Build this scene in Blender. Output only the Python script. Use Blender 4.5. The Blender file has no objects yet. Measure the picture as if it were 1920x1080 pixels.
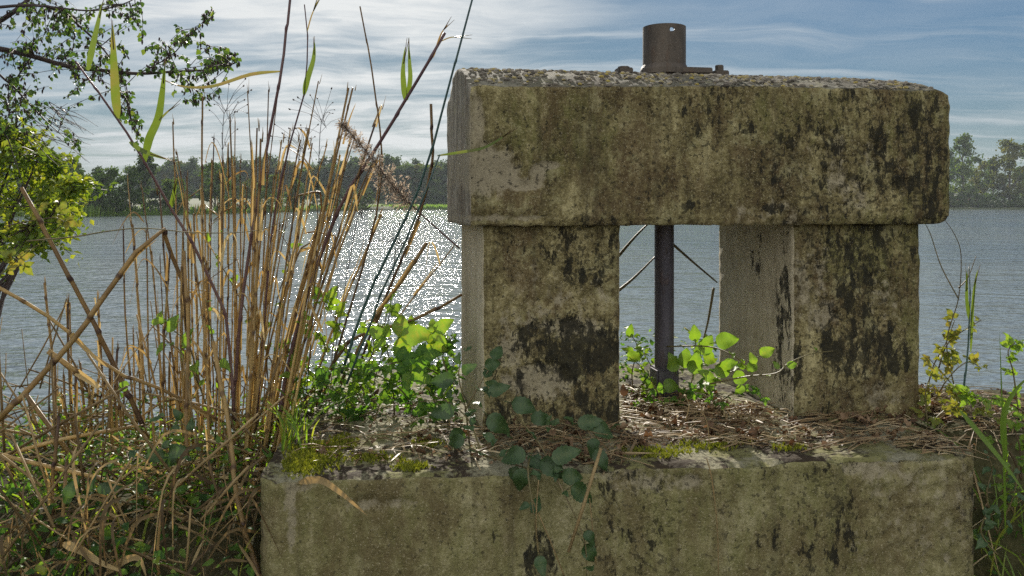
import bpy, bmesh, math, random
from mathutils import Vector, Matrix, noise, Quaternion

R = math.radians
sc = bpy.context.scene
COL = sc.collection
V = Vector

# ------------------------------------------------------------------ camera
EYE = 1.5                 # eye height above the lake, water level is z = 0
F = 1550.0                # focal length in photo pixels
HZ = 383.0                # horizon row of the photo
cam = bpy.data.cameras.new('camera')
cam.sensor_width = 36.0
cam.lens = F / 1920 * 36
cam.shift_y = -(540 - HZ) / 1920
cam.clip_start = 0.05
cam.clip_end = 3000
camo = bpy.data.objects.new('camera', cam)
camo.location = (0, 0, EYE)
camo.rotation_euler = (R(90), 0, 0)
COL.objects.link(camo)
sc.camera = camo

# ------------------------------------------------------------------ light
SUN_AZ, SUN_EL = R(-8.0), R(26.0)      # azimuth from +Y, negative = left
sun_dir = V((math.sin(SUN_AZ) * math.cos(SUN_EL), math.cos(SUN_AZ) * math.cos(SUN_EL), math.sin(SUN_EL)))
sl = bpy.data.lights.new('sun', 'SUN')
sl.energy = 4.8
sl.angle = R(0.5)
sl.color = (1.0, 0.93, 0.82)
so = bpy.data.objects.new('sun', sl)
so.rotation_euler = sun_dir.to_track_quat('Z', 'Y').to_euler()
so.location = sun_dir * 60
COL.objects.link(so)

world = bpy.data.worlds.new('World')
sc.world = world
world.use_nodes = True
sc.view_settings.view_transform = 'Standard'
sc.view_settings.look = 'None'
sc.view_settings.exposure = 0.68
sc.view_settings.gamma = 1.0
sc.cycles.max_bounces = 8
sc.cycles.transparent_max_bounces = 8
sc.cycles.sample_clamp_indirect = 6
sc.cycles.use_denoising = False
sc.cycles.use_adaptive_sampling = False


# ------------------------------------------------------------------ node helper
class N:
    def __init__(self, nt):
        self.nt = nt
        nt.nodes.clear()

    def add(self, typ, ins=None, **props):
        n = self.nt.nodes.new(typ)
        for k, v in props.items():
            setattr(n, k, v)
        for k, v in (ins or {}).items():
            s = n.inputs[k]
            if isinstance(v, bpy.types.NodeSocket):
                self.nt.links.new(v, s)
            else:
                s.default_value = v
        return n

    def math(self, op, a, b=0.0, c=0.0, clamp=False):
        n = self.add('ShaderNodeMath', {0: a, 1: b, 2: c}, operation=op, use_clamp=clamp)
        return n.outputs[0]

    def vmath(self, op, a, b=(0, 0, 0)):
        n = self.add('ShaderNodeVectorMath', {0: a, 1: b}, operation=op)
        return n.outputs[0]

    def noise(self, vec, scale, detail=4, rough=0.55, dist=0.0):
        n = self.add('ShaderNodeTexNoise', {'Vector': vec, 'Scale': scale, 'Detail': detail, 'Roughness': rough, 'Distortion': dist})
        return n.outputs['Fac']

    def step(self, x, lo, hi):
        n = self.add('ShaderNodeMapRange', {'Value': x, 'From Min': lo, 'From Max': hi}, interpolation_type='SMOOTHSTEP')
        return n.outputs[0]

    def ramp(self, fac, stops):
        n = self.add('ShaderNodeValToRGB', {'Fac': fac})
        e = n.color_ramp.elements
        while len(e) < len(stops):
            e.new(0.5)
        for el, (p, c) in zip(e, stops):
            el.position = p
            el.color = (*c, 1)
        return n.outputs['Color']

    def mix(self, fac, a, b, blend='MIX'):
        n = self.add('ShaderNodeMix', data_type='RGBA', blend_type=blend)
        for idx, v in ((0, fac), (6, a), (7, b)):
            s = n.inputs[idx]
            if isinstance(v, bpy.types.NodeSocket):
                self.nt.links.new(v, s)
            else:
                s.default_value = (*v, 1) if isinstance(v, tuple) and len(v) == 3 else v
        return n.outputs[2]

    def scale(self, vec, s):
        return self.add('ShaderNodeMapping', {'Vector': vec, 'Scale': s}).outputs[0]


def newmat(name):
    m = bpy.data.materials.new(name)
    m.use_nodes = True
    return m, N(m.node_tree)


# ------------------------------------------------------------------ sky with thin cloud
n = N(world.node_tree)
sky = n.add('ShaderNodeTexSky', sky_type='NISHITA', sun_disc=False, sun_elevation=SUN_EL, sun_rotation=SUN_AZ,
            altitude=0.0, air_density=1.0, dust_density=0.35, ozone_density=1.6)
tc = n.add('ShaderNodeTexCoord')
d = n.add('ShaderNodeSeparateXYZ', {0: tc.outputs['Generated']})
zc = n.math('ADD', n.math('MAXIMUM', d.outputs[2], 0.0), 0.10)
u = n.math('DIVIDE', d.outputs[0], zc)
v = n.math('DIVIDE', d.outputs[1], zc)
uv = n.add('ShaderNodeCombineXYZ', {0: u, 1: v, 2: 0.0}).outputs[0]
warp = n.add('ShaderNodeTexNoise', {'Vector': uv, 'Scale': 1.3, 'Detail': 3.0})
uvw = n.vmath('ADD', uv, n.vmath('SCALE', n.vmath('SUBTRACT', warp.outputs['Color'], (0.5, 0.5, 0.5))))
uvw.node.inputs[1].links[0].from_node.inputs['Scale'].default_value = 0.55
# rippled banks, long across the view
rot = n.add('ShaderNodeMapping', {'Vector': uvw, 'Rotation': (0, 0, R(8)), 'Scale': (0.62, 1.15, 1), 'Location': (3.1, 1.7, 0)}).outputs[0]
bank = n.noise(rot, 1.5, 8, 0.57)
rot2 = n.add('ShaderNodeMapping', {'Vector': uvw, 'Rotation': (0, 0, R(-32)), 'Scale': (0.28, 2.6, 1), 'Location': (1.3, 4.7, 0)}).outputs[0]
streak = n.noise(rot2, 1.5, 6, 0.6)
fine = n.noise(n.scale(uvw, (2.0, 7.0, 1)), 2.2, 5, 0.6)
big = n.noise(n.add('ShaderNodeMapping', {'Vector': uv, 'Location': (5.2, 0.4, 0)}).outputs[0], 0.55, 2)
# thicker cloud towards the sun, thin streaks away from it
side = n.step(n.math('ADD', u, n.math('MULTIPLY', n.math('SUBTRACT', big, 0.5), 1.6)), 0.55, -0.55)
cm = n.math('ADD', n.math('MULTIPLY', n.step(bank, 0.33, 0.66), 0.88), n.math('MULTIPLY', n.step(fine, 0.36, 0.78), 0.20))
cm = n.math('ADD', n.math('MULTIPLY', cm, 0.98), 0.09)
cm = n.math('MULTIPLY', cm, n.math('MULTIPLY_ADD', side, 0.75, 0.18))
gapl = n.step(n.math('DIVIDE', d.outputs[0], n.math('MAXIMUM', d.outputs[1], 0.05)), -0.60, -0.34)      # clearer sky in the west
cm = n.math('MULTIPLY', cm, n.math('MULTIPLY_ADD', gapl, 0.6, 0.4))
cm = n.math('ADD', cm, n.math('MULTIPLY', n.step(streak, 0.46, 0.72), 0.42))
cm = n.math('ADD', cm, n.step(d.outputs[2], 0.16, -0.02))
cm.node.inputs[1].links[0].from_node.inputs['To Max'].default_value = 0.26
cm = n.math('MINIMUM', cm, 0.93)
glow = n.step(n.vmath('DOT_PRODUCT', tc.outputs['Generated'], tuple(sun_dir)), 0.80, 1.0)
glow.node.inputs[0].links[0].from_node  # dot product uses the Value socket
dn = glow.node.inputs[0].links[0].from_node
world.node_tree.links.new(dn.outputs['Value'], glow.node.inputs[0])
back_fill = n.step(d.outputs[1], 0.25, -0.5)          # unseen bright cloud added behind the camera as fill for the shaded concrete
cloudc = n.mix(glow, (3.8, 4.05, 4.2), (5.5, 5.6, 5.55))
cloudc = n.mix(back_fill, cloudc, (8.6, 8.5, 8.2))
cm = n.math('MAXIMUM', cm, n.math('MULTIPLY', back_fill, n.step(bank, 0.3, 0.55)))
lum = n.add('ShaderNodeRGBToBW', {0: sky.outputs[0]}).outputs[0]
comp = n.math('DIVIDE', 0.72, n.math('MULTIPLY_ADD', lum, 0.22, 1.0))
skyt = n.vmath('SCALE', n.mix(1.0, sky.outputs[0], (0.55, 0.80, 0.98), 'MULTIPLY'))
n.nt.links.new(comp, skyt.node.inputs['Scale'])
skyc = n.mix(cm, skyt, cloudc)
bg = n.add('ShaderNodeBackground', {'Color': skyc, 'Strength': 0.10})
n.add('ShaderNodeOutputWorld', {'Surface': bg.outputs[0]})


# ------------------------------------------------------------------ mesh helpers
def P(px, py, y):
    """point whose direction is given in photo pixels, y metres in front of the camera"""
    return V(((px - 960) / F * y, y, EYE - (py - HZ) / F * y))


def fr(seed):
    return random.Random(seed)


class MB:
    def __init__(self):
        self.v, self.f, self.a, self.m = [], [], [], []

    def add(self, verts, faces, mat=None, val=0.5, mi=0):
        b = len(self.v)
        if mat is not None:
            verts = [mat @ p for p in verts]
        self.v += verts
        self.f += [tuple(i + b for i in f) for f in faces]
        self.a += val if isinstance(val, list) else [val] * len(verts)
        self.m += [mi] * len(faces)

    def tube(self, pts, radii, seg=6, val=0.5, cap=True, mi=0):
        if not isinstance(radii, (list, tuple)):
            radii = [radii] * len(pts)
        verts, faces, vals = [], [], []
        t = (pts[1] - pts[0]).normalized()
        up = V((0.13, 0.31, 0.94)) if abs(t.z) < 0.8 else V((0.93, 0.3, 0.1))
        x = t.cross(up).normalized()
        for i, p in enumerate(pts):
            if i < len(pts) - 1:
                t2 = (pts[i + 1] - p)
                if i > 0:
                    t2 = t2.normalized() + (p - pts[i - 1]).normalized()
                if t2.length > 1e-9:
                    t2.normalize()
                    x = (x - t2 * x.dot(t2)).normalized()
                    t = t2
            yv = t.cross(x)
            for k in range(seg):
                an = 2 * math.pi * k / seg
                verts.append(p + (x * math.cos(an) + yv * math.sin(an)) * radii[i])
                vals.append(val[i] if isinstance(val, list) else val)
        for i in range(len(pts) - 1):
            for k in range(seg):
                a, b = i * seg + k, i * seg + (k + 1) % seg
                faces.append((a, b, b + seg, a + seg))
        if cap:
            faces.append(tuple(reversed(range(seg))))
            o = (len(pts) - 1) * seg
            faces.append(tuple(o + k for k in range(seg)))
        self.add(verts, faces, None, vals, mi)

    def mesh(self, name, mats, loc=V((0, 0, 0)), smooth=True):
        me = bpy.data.meshes.new(name)
        me.from_pydata([tuple(p - loc) for p in self.v], [], self.f)
        at = me.attributes.new('tone', 'FLOAT', 'POINT')
        at.data.foreach_set('value', self.a)
        for m in (mats if isinstance(mats, (list, tuple)) else [mats]):
            me.materials.append(m)
        me.polygons.foreach_set('material_index', self.m)
        if smooth:
            me.polygons.foreach_set('use_smooth', [True] * len(self.f))
        me.update()
        return me


def tag(o, label=None, cat=None, group=None, kind=None):
    for k, val in (('label', label), ('category', cat), ('group', group), ('kind', kind)):
        if val:
            o[k] = val
    return o


def thing(name, loc, label, cat, group=None):
    o = bpy.data.objects.new(name, None)
    o.empty_display_size = 0.1
    o.location = loc
    COL.objects.link(o)
    return tag(o, label, cat, group)


def wloc(o):
    p = V((0, 0, 0))
    while o:
        p += o.location
        o = o.parent
    return p


def obj(name, mb, mats, parent=None, loc=None, smooth=True):
    """link a mesh built in world coordinates, as a child of an unrotated parent or alone"""
    base = wloc(parent) if parent else V((0, 0, 0))
    if loc is None:
        loc = base
    o = bpy.data.objects.new(name, mb.mesh(name, mats, loc, smooth))
    o.location = loc - base
    o.parent = parent
    COL.objects.link(o)
    return o


def smooth_pts(pts, k=4):
    if len(pts) < 3:
        return [pts[0].lerp(pts[-1], i / k) for i in range(k + 1)]
    out = []
    for i in range(len(pts) - 1):
        p0, p1, p2 = pts[max(i - 1, 0)], pts[i], pts[i + 1]
        p3 = pts[min(i + 2, len(pts) - 1)]
        for j in range(k):
            t = j / k
            out.append(0.5 * ((2 * p1) + (p2 - p0) * t + (2 * p0 - 5 * p1 + 4 * p2 - p3) * t * t + (3 * p1 - p0 - 3 * p2 + p3) * t ** 3))
    out.append(pts[-1])
    return out


def frame(pos, dirv, up, s=1.0):
    y = dirv.normalized()
    x = y.cross(up)
    if x.length < 1e-4:
        x = y.cross(V((0.3, 0.8, 0.5)))
    x.normalize()
    z = x.cross(y)
    m = Matrix((x, y, z)).transposed().to_4x4() @ Matrix.Diagonal((s, s, s, 1))
    m.translation = pos
    return m


def rv(r):
    while True:
        p = V((r.uniform(-1, 1), r.uniform(-1, 1), r.uniform(-1, 1)))
        if 0.05 < p.length <= 1:
            return p


def leaf_shape(L, W, fold=0.25, droop=0.25, serr=0.12, nu=10, tip=1.25, wave=0.11, seed=0, widest=0.8):
    r = fr(seed)
    ph = r.uniform(0, 6)
    vs, fs = [], []
    cols = (-1, -0.55, 0, 0.55, 1)
    for i in range(nu + 1):
        uu = i / nu
        w = W * 0.5 * max(math.sin(math.pi * min(1, uu) ** widest), 0) ** 0.75 * (1 - 0.25 * uu ** tip)
        for c in cols:
            ww = w * (1 - serr * (i % 2)) if abs(c) == 1 else w
            x = c * ww
            z = abs(x) * fold - droop * L * uu * uu + wave * W * math.sin(uu * 9 + ph) * abs(c)
            yy = uu * L + (serr * 0.25 * L / nu if abs(c) == 1 and i % 2 == 0 else 0)
            vs.append(V((x, yy, z)))
    for i in range(nu):
        for k in range(4):
            a = i * 5 + k
            fs.append((a, a + 1, a + 6, a + 5))
    return vs, fs


def blade(mb, pts, w, val=0.5, fold=0.3, up=V((0, -1, 0.4)), mi=0, twist=0.0, prof=None):
    """long grass-like leaf along a polyline"""
    k = len(pts) - 1
    vs, fs = [], []
    for i, p in enumerate(pts):
        uu = i / k
        ww = w * 0.5 * (prof(uu) if prof else min(1, 4 * uu + 0.35) * (1 - uu ** 2.2) + 0.02)
        t = (pts[min(i + 1, k)] - pts[max(i - 1, 0)]).normalized()
        x = t.cross(up)
        if x.length < 1e-3:
            x = t.cross(V((1, 0, 0.2)))
        x.normalize()
        if twist:
            x = Quaternion(t, twist * uu) @ x
        z = x.cross(t)
        vs += [p - x * ww + z * ww * fold, p, p + x * ww + z * ww * fold]
    for i in range(k):
        a = i * 3
        fs += [(a, a + 1, a + 4, a + 3), (a + 1, a + 2, a + 5, a + 4)]
    mb.add(vs, fs, None, val, mi)


# ------------------------------------------------------------------ materials
def leafmat(name, stops, trans=0.5, tcol=None, rough=0.45, spec=0.4, hue=0.0, vein=True):
    m, n = newmat(name)
    at = n.add('ShaderNodeAttribute', attribute_name='tone').outputs['Fac']
    oi = n.add('ShaderNodeObjectInfo').outputs['Random']
    tco = n.add('ShaderNodeTexCoord').outputs['Object']
    nz = n.noise(tco, 22, 4)
    f = n.math('ADD', n.math('MULTIPLY', at, 0.75), n.math('MULTIPLY', oi, 0.25))
    f = n.math('ADD', f, n.math('MULTIPLY', n.math('SUBTRACT', nz, 0.5), 0.5), clamp=True)
    col = n.ramp(f, stops)
    pb = n.add('ShaderNodeBsdfPrincipled', {'Base Color': col, 'Roughness': rough, 'Specular IOR Level': spec})
    if vein:
        b = n.add('ShaderNodeBump', {'Height': n.noise(tco, 90, 3), 'Strength': 0.25, 'Distance': 0.004})
        n.nt.links.new(b.outputs[0], pb.inputs['Normal'])
    tcl = n.mix(1.0, col, tcol or (1.6, 1.7, 0.7), 'MULTIPLY')
    tr = n.add('ShaderNodeBsdfTranslucent', {'Color': tcl})
    mx = n.add('ShaderNodeMixShader', {0: trans, 1: pb.outputs[0], 2: tr.outputs[0]})
    n.add('ShaderNodeOutputMaterial', {'Surface': mx.outputs[0]})
    return m


M = {}
M['bramble'] = leafmat('bramble_leaf', [(0.0, (0.03, 0.07, 0.025)), (0.5, (0.07, 0.15, 0.03)), (0.85, (0.16, 0.24, 0.04)), (1, (0.25, 0.2, 0.05))], 0.5, (1.9, 2.0, 0.6), 0.55, 0.22)
M['ivy'] = leafmat('dark_ivy_leaf', [(0.0, (0.022, 0.046, 0.018)), (0.6, (0.055, 0.10, 0.036)), (1, (0.12, 0.15, 0.055))], 0.25, (1.6, 1.7, 0.7), 0.35)
M['lime'] = leafmat('lime_leaf', [(0.0, (0.09, 0.18, 0.03)), (0.6, (0.17, 0.27, 0.035)), (1, (0.3, 0.27, 0.05))], 0.48, (1.5, 1.55, 0.55), 0.4)
M['yellow'] = leafmat('autumn_leaf', [(0.0, (0.09, 0.16, 0.025)), (0.5, (0.18, 0.21, 0.035)), (1, (0.32, 0.17, 0.05))], 0.45, (1.6, 1.5, 0.7), 0.45)
M['alder'] = leafmat('alder_leaf', [(0.0, (0.025, 0.05, 0.02)), (0.55, (0.06, 0.11, 0.025)), (1, (0.16, 0.18, 0.04))], 0.42, (1.7, 1.8, 0.6), 0.45, vein=False)
M['bush'] = leafmat('shrub_leaf', [(0.0, (0.05, 0.10, 0.018)), (0.5, (0.15, 0.21, 0.03)), (1, (0.30, 0.27, 0.045))], 0.55, (1.7, 1.6, 0.5), 0.45, vein=False)
M['reedleaf'] = leafmat('green_reed_leaf', [(0.0, (0.06, 0.105, 0.02)), (0.5, (0.12, 0.17, 0.03)), (0.75, (0.22, 0.16, 0.07)), (1, (0.2, 0.12, 0.08))], 0.4, (1.35, 1.3, 0.6), 0.4)
M['grass'] = leafmat('grass_blade', [(0.0, (0.07, 0.14, 0.02)), (0.6, (0.17, 0.27, 0.035)), (1, (0.35, 0.3, 0.08))], 0.5, (1.6, 1.7, 0.5), 0.4, vein=False)
M['dry'] = leafmat('dry_reed', [(0.0, (0.07, 0.042, 0.035)), (0.3, (0.24, 0.155, 0.065)), (0.65, (0.51, 0.365, 0.145)), (1, (0.66, 0.54, 0.30))], 0.25, (1.2, 1.05, 0.75), 0.45, 0.3)
M['litter'] = leafmat('dead_litter', [(0.0, (0.05, 0.034, 0.02)), (0.4, (0.20, 0.145, 0.07)), (0.75, (0.44, 0.33, 0.16)), (1, (0.62, 0.52, 0.34))], 0.3, (1.2, 1.0, 0.7), 0.6, 0.2, vein=False)
M['purple'] = leafmat('purple_reed', [(0.0, (0.11, 0.06, 0.07)), (0.6, (0.2, 0.12, 0.10)), (1, (0.32, 0.2, 0.1))], 0.15, (1.2, 1.0, 0.9), 0.35, 0.4)
M['bluegreen'] = leafmat('bluegreen_reed', [(0.0, (0.03, 0.07, 0.075)), (1, (0.07, 0.13, 0.11))], 0.15, (1, 1, 1), 0.35, 0.4)
M['straw'] = leafmat('straw', [(0.0, (0.09, 0.06, 0.035)), (0.4, (0.26, 0.18, 0.09)), (0.8, (0.45, 0.35, 0.2)), (1, (0.6, 0.52, 0.36))], 0.18, (1.2, 1.0, 0.8), 0.5, 0.3, vein=False)
M['deadleaf'] = leafmat('dead_leaf', [(0.0, (0.045, 0.027, 0.016)), (0.5, (0.13, 0.08, 0.045)), (1, (0.28, 0.19, 0.11))], 0.15, (1.4, 1.0, 0.7), 0.6, 0.2)
M['moss'] = leafmat('moss', [(0.0, (0.06, 0.08, 0.01)), (0.5, (0.16, 0.18, 0.02)), (1, (0.32, 0.31, 0.05))], 0.25, (1.3, 1.3, 0.4), 0.7, 0.1, vein=False)
M['lichen'] = leafmat('lichen', [(0.0, (0.05, 0.045, 0.04)), (0.35, (0.18, 0.16, 0.13)), (0.65, (0.33, 0.30, 0.25)), (0.8, (0.36, 0.29, 0.09)), (1, (0.45, 0.36, 0.07))], 0.08, (1, 1, 1), 0.9, 0.1)
M['plume'] = leafmat('reed_plume', [(0.0, (0.12, 0.09, 0.08)), (0.5, (0.30, 0.25, 0.20)), (1, (0.62, 0.56, 0.47))], 0.55, (1.2, 1.1, 1), 0.6, 0.2, vein=False)
M['twig'] = leafmat('twig_bark', [(0.0, (0.03, 0.022, 0.02)), (0.6, (0.09, 0.06, 0.05)), (1, (0.2, 0.13, 0.1))], 0.02, (1, 1, 1), 0.6, 0.25)
M['cane'] = leafmat('bramble_cane', [(0.0, (0.07, 0.03, 0.03)), (0.5, (0.14, 0.12, 0.05)), (1, (0.3, 0.22, 0.14))], 0.05, (1, 1, 1), 0.5, 0.3)
for nm, st in (('farg', [(0, (0.03, 0.056, 0.02)), (0.6, (0.07, 0.112, 0.032)), (1, (0.14, 0.165, 0.048))]),
               ('fary', [(0, (0.045, 0.06, 0.018)), (0.6, (0.12, 0.125, 0.03)), (1, (0.24, 0.19, 0.045))]),
               ('farb', [(0, (0.03, 0.05, 0.03)), (0.6, (0.07, 0.10, 0.05)), (1, (0.12, 0.14, 0.065))])):
    M[nm] = leafmat('tree_leaf_' + nm, st, 0.35, (1.5, 1.6, 0.7), 0.8, 0.03, vein=False)


def barkmat():
    m, n = newmat('bark')
    c = n.add('ShaderNodeTexCoord').outputs['Object']
    nz = n.noise(n.scale(c, (6, 6, 1.2)), 3, 6, 0.6)
    pb = n.add('ShaderNodeBsdfPrincipled', {'Base Color': n.ramp(nz, [(0.3, (0.025, 0.02, 0.017)), (0.7, (0.12, 0.095, 0.075))]), 'Roughness': 0.85})
    b = n.add('ShaderNodeBump', {'Height': nz, 'Strength': 0.6, 'Distance': 0.03})
    n.nt.links.new(b.outputs[0], pb.inputs['Normal'])
    n.add('ShaderNodeOutputMaterial', {'Surface': pb.outputs[0]})
    return m


M['bark'] = barkmat()


def concretemat(name, tones, streaky=0.0, film=1.0, darkbias=0.0):
    """weathered concrete; attribute stain: r = black growth, g = bare pale patch, b = green algae"""
    m, n = newmat(name)
    c = n.add('ShaderNodeTexCoord').outputs['Object']
    at = n.add('ShaderNodeAttribute', attribute_name='stain')
    s = n.add('ShaderNodeSeparateColor', {0: at.outputs['Color']})
    cs = n.scale(c, (1, 1, 0.45))                       # growth runs down the face
    big = n.noise(c, 3.2, 4, 0.6, 0.4)
    med = n.noise(cs, 15, 8, 0.68, 0.3)
    med2 = n.noise(n.vmath('ADD', cs, (4.1, 2.2, 7.7)), 24, 8, 0.72)
    fine = n.noise(c, 130, 5, 0.65)
    grit = n.noise(c, 420, 2, 0.5)
    strk = n.noise(n.scale(c, (26, 26, 1.3)), 1.0, 6, 0.65)
    def hc(x, k=2.2):
        return n.math('MULTIPLY_ADD', x, k, 0.5 - 0.5 * k)
    med, med2 = hc(med), hc(med2)
    tone = n.math('ADD', n.math('MULTIPLY', med, 0.55), n.math('MULTIPLY', hc(big, 1.6), 0.45))
    tone = n.math('MULTIPLY_ADD', tone, 0.62, 0.20)
    mid = hc(n.noise(n.vmath('ADD', c, (3, 3, 6)), 48, 6, 0.7), 2.4)
    tone = n.math('ADD', tone, n.math('MULTIPLY', n.math('SUBTRACT', mid, 0.5), 0.22))
    tone = n.math('ADD', tone, n.math('MULTIPLY', n.math('SUBTRACT', hc(fine, 1.8), 0.5), 0.26))
    tone = n.math('ADD', tone, n.math('MULTIPLY', n.math('SUBTRACT', strk, 0.5), 0.20 + streaky))
    col = n.ramp(tone, tones)
    # algae
    gm = n.math('MULTIPLY', n.step(n.math('ADD', n.math('MULTIPLY', s.outputs[2], 0.7), n.math('MULTIPLY', med2, 0.8)), 0.5, 1.0), 0.6 * film)
    col = n.mix(gm, col, n.mix(fine, (0.10, 0.11, 0.03), (0.21, 0.21, 0.065)))
    # rusty brown film
    br = n.math('MULTIPLY', n.step(n.noise(n.vmath('ADD', cs, (9, 1, 3)), 7, 7, 0.7), 0.46, 0.62), 0.6 * film)
    col = n.mix(br, col, n.mix(fine, (0.06, 0.037, 0.02), (0.15, 0.10, 0.05)))
    # yellow green and grey lichen crusts
    ly = n.step(hc(n.noise(n.vmath('ADD', c, (4, 9, 2)), 11, 9, 0.74)), 0.58, 0.76)
    col = n.mix(n.math('MULTIPLY', ly, 0.55 * min(1.0, film)), col, n.mix(mid, (0.22, 0.20, 0.075), (0.44, 0.41, 0.24)))
    # light grains of aggregate
    gr = n.math('MULTIPLY', n.step(n.noise(n.vmath('ADD', c, (2, 5, 1)), 230, 2, 0.5), 0.61, 0.68), 0.6)
    col = n.mix(gr, col, (0.45, 0.40, 0.26))
    run = n.step(n.noise(n.vmath('ADD', n.scale(c, (22, 22, 1.1)), (3, 1, 0)), 1.0, 5, 0.7), 0.53, 0.66)
    col = n.mix(n.math('MULTIPLY', run, 0.42 * film), col, n.mix(fine, (0.035, 0.03, 0.018), (0.08, 0.068, 0.036)))
    # pale patches
    pn = n.math('ADD', s.outputs[1], n.math('ADD', n.math('MULTIPLY', n.math('SUBTRACT', med2, 0.5), 0.9), n.math('MULTIPLY', n.math('SUBTRACT', mid, 0.5), 0.55)))
    pm = n.math('MULTIPLY', n.step(pn, 0.42, 0.85), 0.75)
    col = n.mix(pm, col, n.mix(fine, (0.26, 0.225, 0.15), (0.44, 0.39, 0.28)))
    # black growth: small ragged spots that gather where the attribute is strong
    isl = hc(n.noise(n.vmath('ADD', cs, (7, 3, 1)), 30, 9, 0.74))
    bn = n.math('ADD', n.math('MULTIPLY', n.math('MINIMUM', s.outputs[0], 1.35), 0.29), n.math('ADD', n.math('MULTIPLY', n.math('SUBTRACT', 1.0, med), 0.22), n.math('MULTIPLY', isl, 0.78)))
    bm = n.step(bn, 0.80 - darkbias, 0.89 - darkbias)
    sp = n.math('MULTIPLY', n.step(n.math('ADD', n.noise(n.vmath('ADD', c, (1, 8, 2)), 70, 4, 0.6), n.math('MULTIPLY', s.outputs[0], 0.09)), 0.62, 0.68), 0.75 * film)
    bm = n.math('MULTIPLY', n.math('MAXIMUM', bm, sp), n.math('MULTIPLY_ADD', mid, 0.34, 0.74, clamp=True))
    col = n.mix(bm, col, n.mix(fine, (0.008, 0.008, 0.006), (0.026, 0.025, 0.016)))
    h = n.math('ADD', n.math('MULTIPLY', fine, 0.5), n.math('ADD', n.math('MULTIPLY', grit, 0.25), n.math('MULTIPLY', med, 1.2)))
    h = n.math('ADD', h, n.math('MULTIPLY', bm, 0.25))
    b = n.add('ShaderNodeBump', {'Height': h, 'Strength': 0.9, 'Distance': 0.008})
    pb = n.add('ShaderNodeBsdfPrincipled', {'Base Color': col, 'Roughness': 0.88, 'Specular IOR Level': 0.25, 'Normal': b.outputs[0]})
    n.add('ShaderNodeOutputMaterial', {'Surface': pb.outputs[0]})
    return m


OLIVE = [(0.24, (0.026, 0.021, 0.011)), (0.40, (0.085, 0.068, 0.030)), (0.55, (0.20, 0.168, 0.075)), (0.72, (0.44, 0.385, 0.20))]
GREY = [(0.25, (0.10, 0.085, 0.065)), (0.45, (0.22, 0.195, 0.155)), (0.6, (0.33, 0.30, 0.24)), (0.75, (0.46, 0.42, 0.34))]
M['concrete'] = concretemat('weathered_concrete', OLIVE)
M['concrete_side'] = concretemat('pale_concrete', GREY, 0.45, 0.6, darkbias=-0.06)
M['concrete_pale'] = concretemat('bare_concrete_sidelit', [(0.2, (0.28, 0.235, 0.155)), (0.5, (0.50, 0.44, 0.31)), (0.8, (0.62, 0.56, 0.42))], 0.1, 0.15, darkbias=-0.06)  # pillar sides: bare concrete, with light off water and sky in its colour
M['concrete_base'] = concretemat('algae_concrete', [(0.22, (0.075, 0.066, 0.028)), (0.40, (0.17, 0.152, 0.066)), (0.56, (0.26, 0.235, 0.11)), (0.74, (0.42, 0.38, 0.22))], 0.0, 0.8, darkbias=-0.02)


def metalmat(name, a, b, rough=0.5):
    m, n = newmat(name)
    c = n.add('ShaderNodeTexCoord').outputs['Object']
    z1 = n.noise(n.scale(c, (1, 1, 0.3)), 16, 7, 0.65)
    z2 = n.noise(c, 160, 3)
    col = n.ramp(n.math('ADD', n.math('MULTIPLY', z1, 0.75), n.math('MULTIPLY', z2, 0.25)), [(0.35, a), (0.68, b)])
    ru = n.step(n.noise(n.scale(c, (1, 1, 0.4)), 34, 7, 0.7), 0.52, 0.66)
    col = n.mix(n.math('MULTIPLY', ru, 0.3), col, n.mix(z2, (0.05, 0.026, 0.014), (0.17, 0.085, 0.04)))
    bp = n.add('ShaderNodeBump', {'Height': n.math('ADD', z2, ru), 'Strength': 0.5, 'Distance': 0.002})
    pb = n.add('ShaderNodeBsdfPrincipled', {'Base Color': col, 'Roughness': rough, 'Metallic': 0.35, 'Normal': bp.outputs[0]})
    n.add('ShaderNodeOutputMaterial', {'Surface': pb.outputs[0]})
    return m


M['iron'] = metalmat('rusted_iron', (0.045, 0.037, 0.03), (0.135, 0.11, 0.085), 0.6)
M['rod'] = metalmat('dark_steel', (0.065, 0.06, 0.075), (0.15, 0.135, 0.165), 0.55)


def groundmat():
    m, n = newmat('bank_soil')
    c = n.add('ShaderNodeTexCoord').outputs['Object']
    a, b = n.noise(c, 4, 6, 0.65), n.noise(c, 60, 5, 0.6)
    col = n.ramp(n.math('ADD', n.math('MULTIPLY', a, 0.5), n.math('MULTIPLY', b, 0.5)), [(0.3, (0.018, 0.014, 0.009)), (0.5, (0.06, 0.045, 0.025)), (0.7, (0.14, 0.11, 0.06))])
    gm = n.step(n.noise(c, 0.8, 3), 0.4, 0.6)
    col = n.mix(n.math('MULTIPLY', gm, 0.35), col, (0.05, 0.075, 0.02))
    bp = n.add('ShaderNodeBump', {'Height': b, 'Strength': 0.9, 'Distance': 0.02})
    pb = n.add('ShaderNodeBsdfPrincipled', {'Base Color': col, 'Roughness': 0.95, 'Normal': bp.outputs[0], 'Specular IOR Level': 0.15})
    n.add('ShaderNodeOutputMaterial', {'Surface': pb.outputs[0]})
    return m


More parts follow.
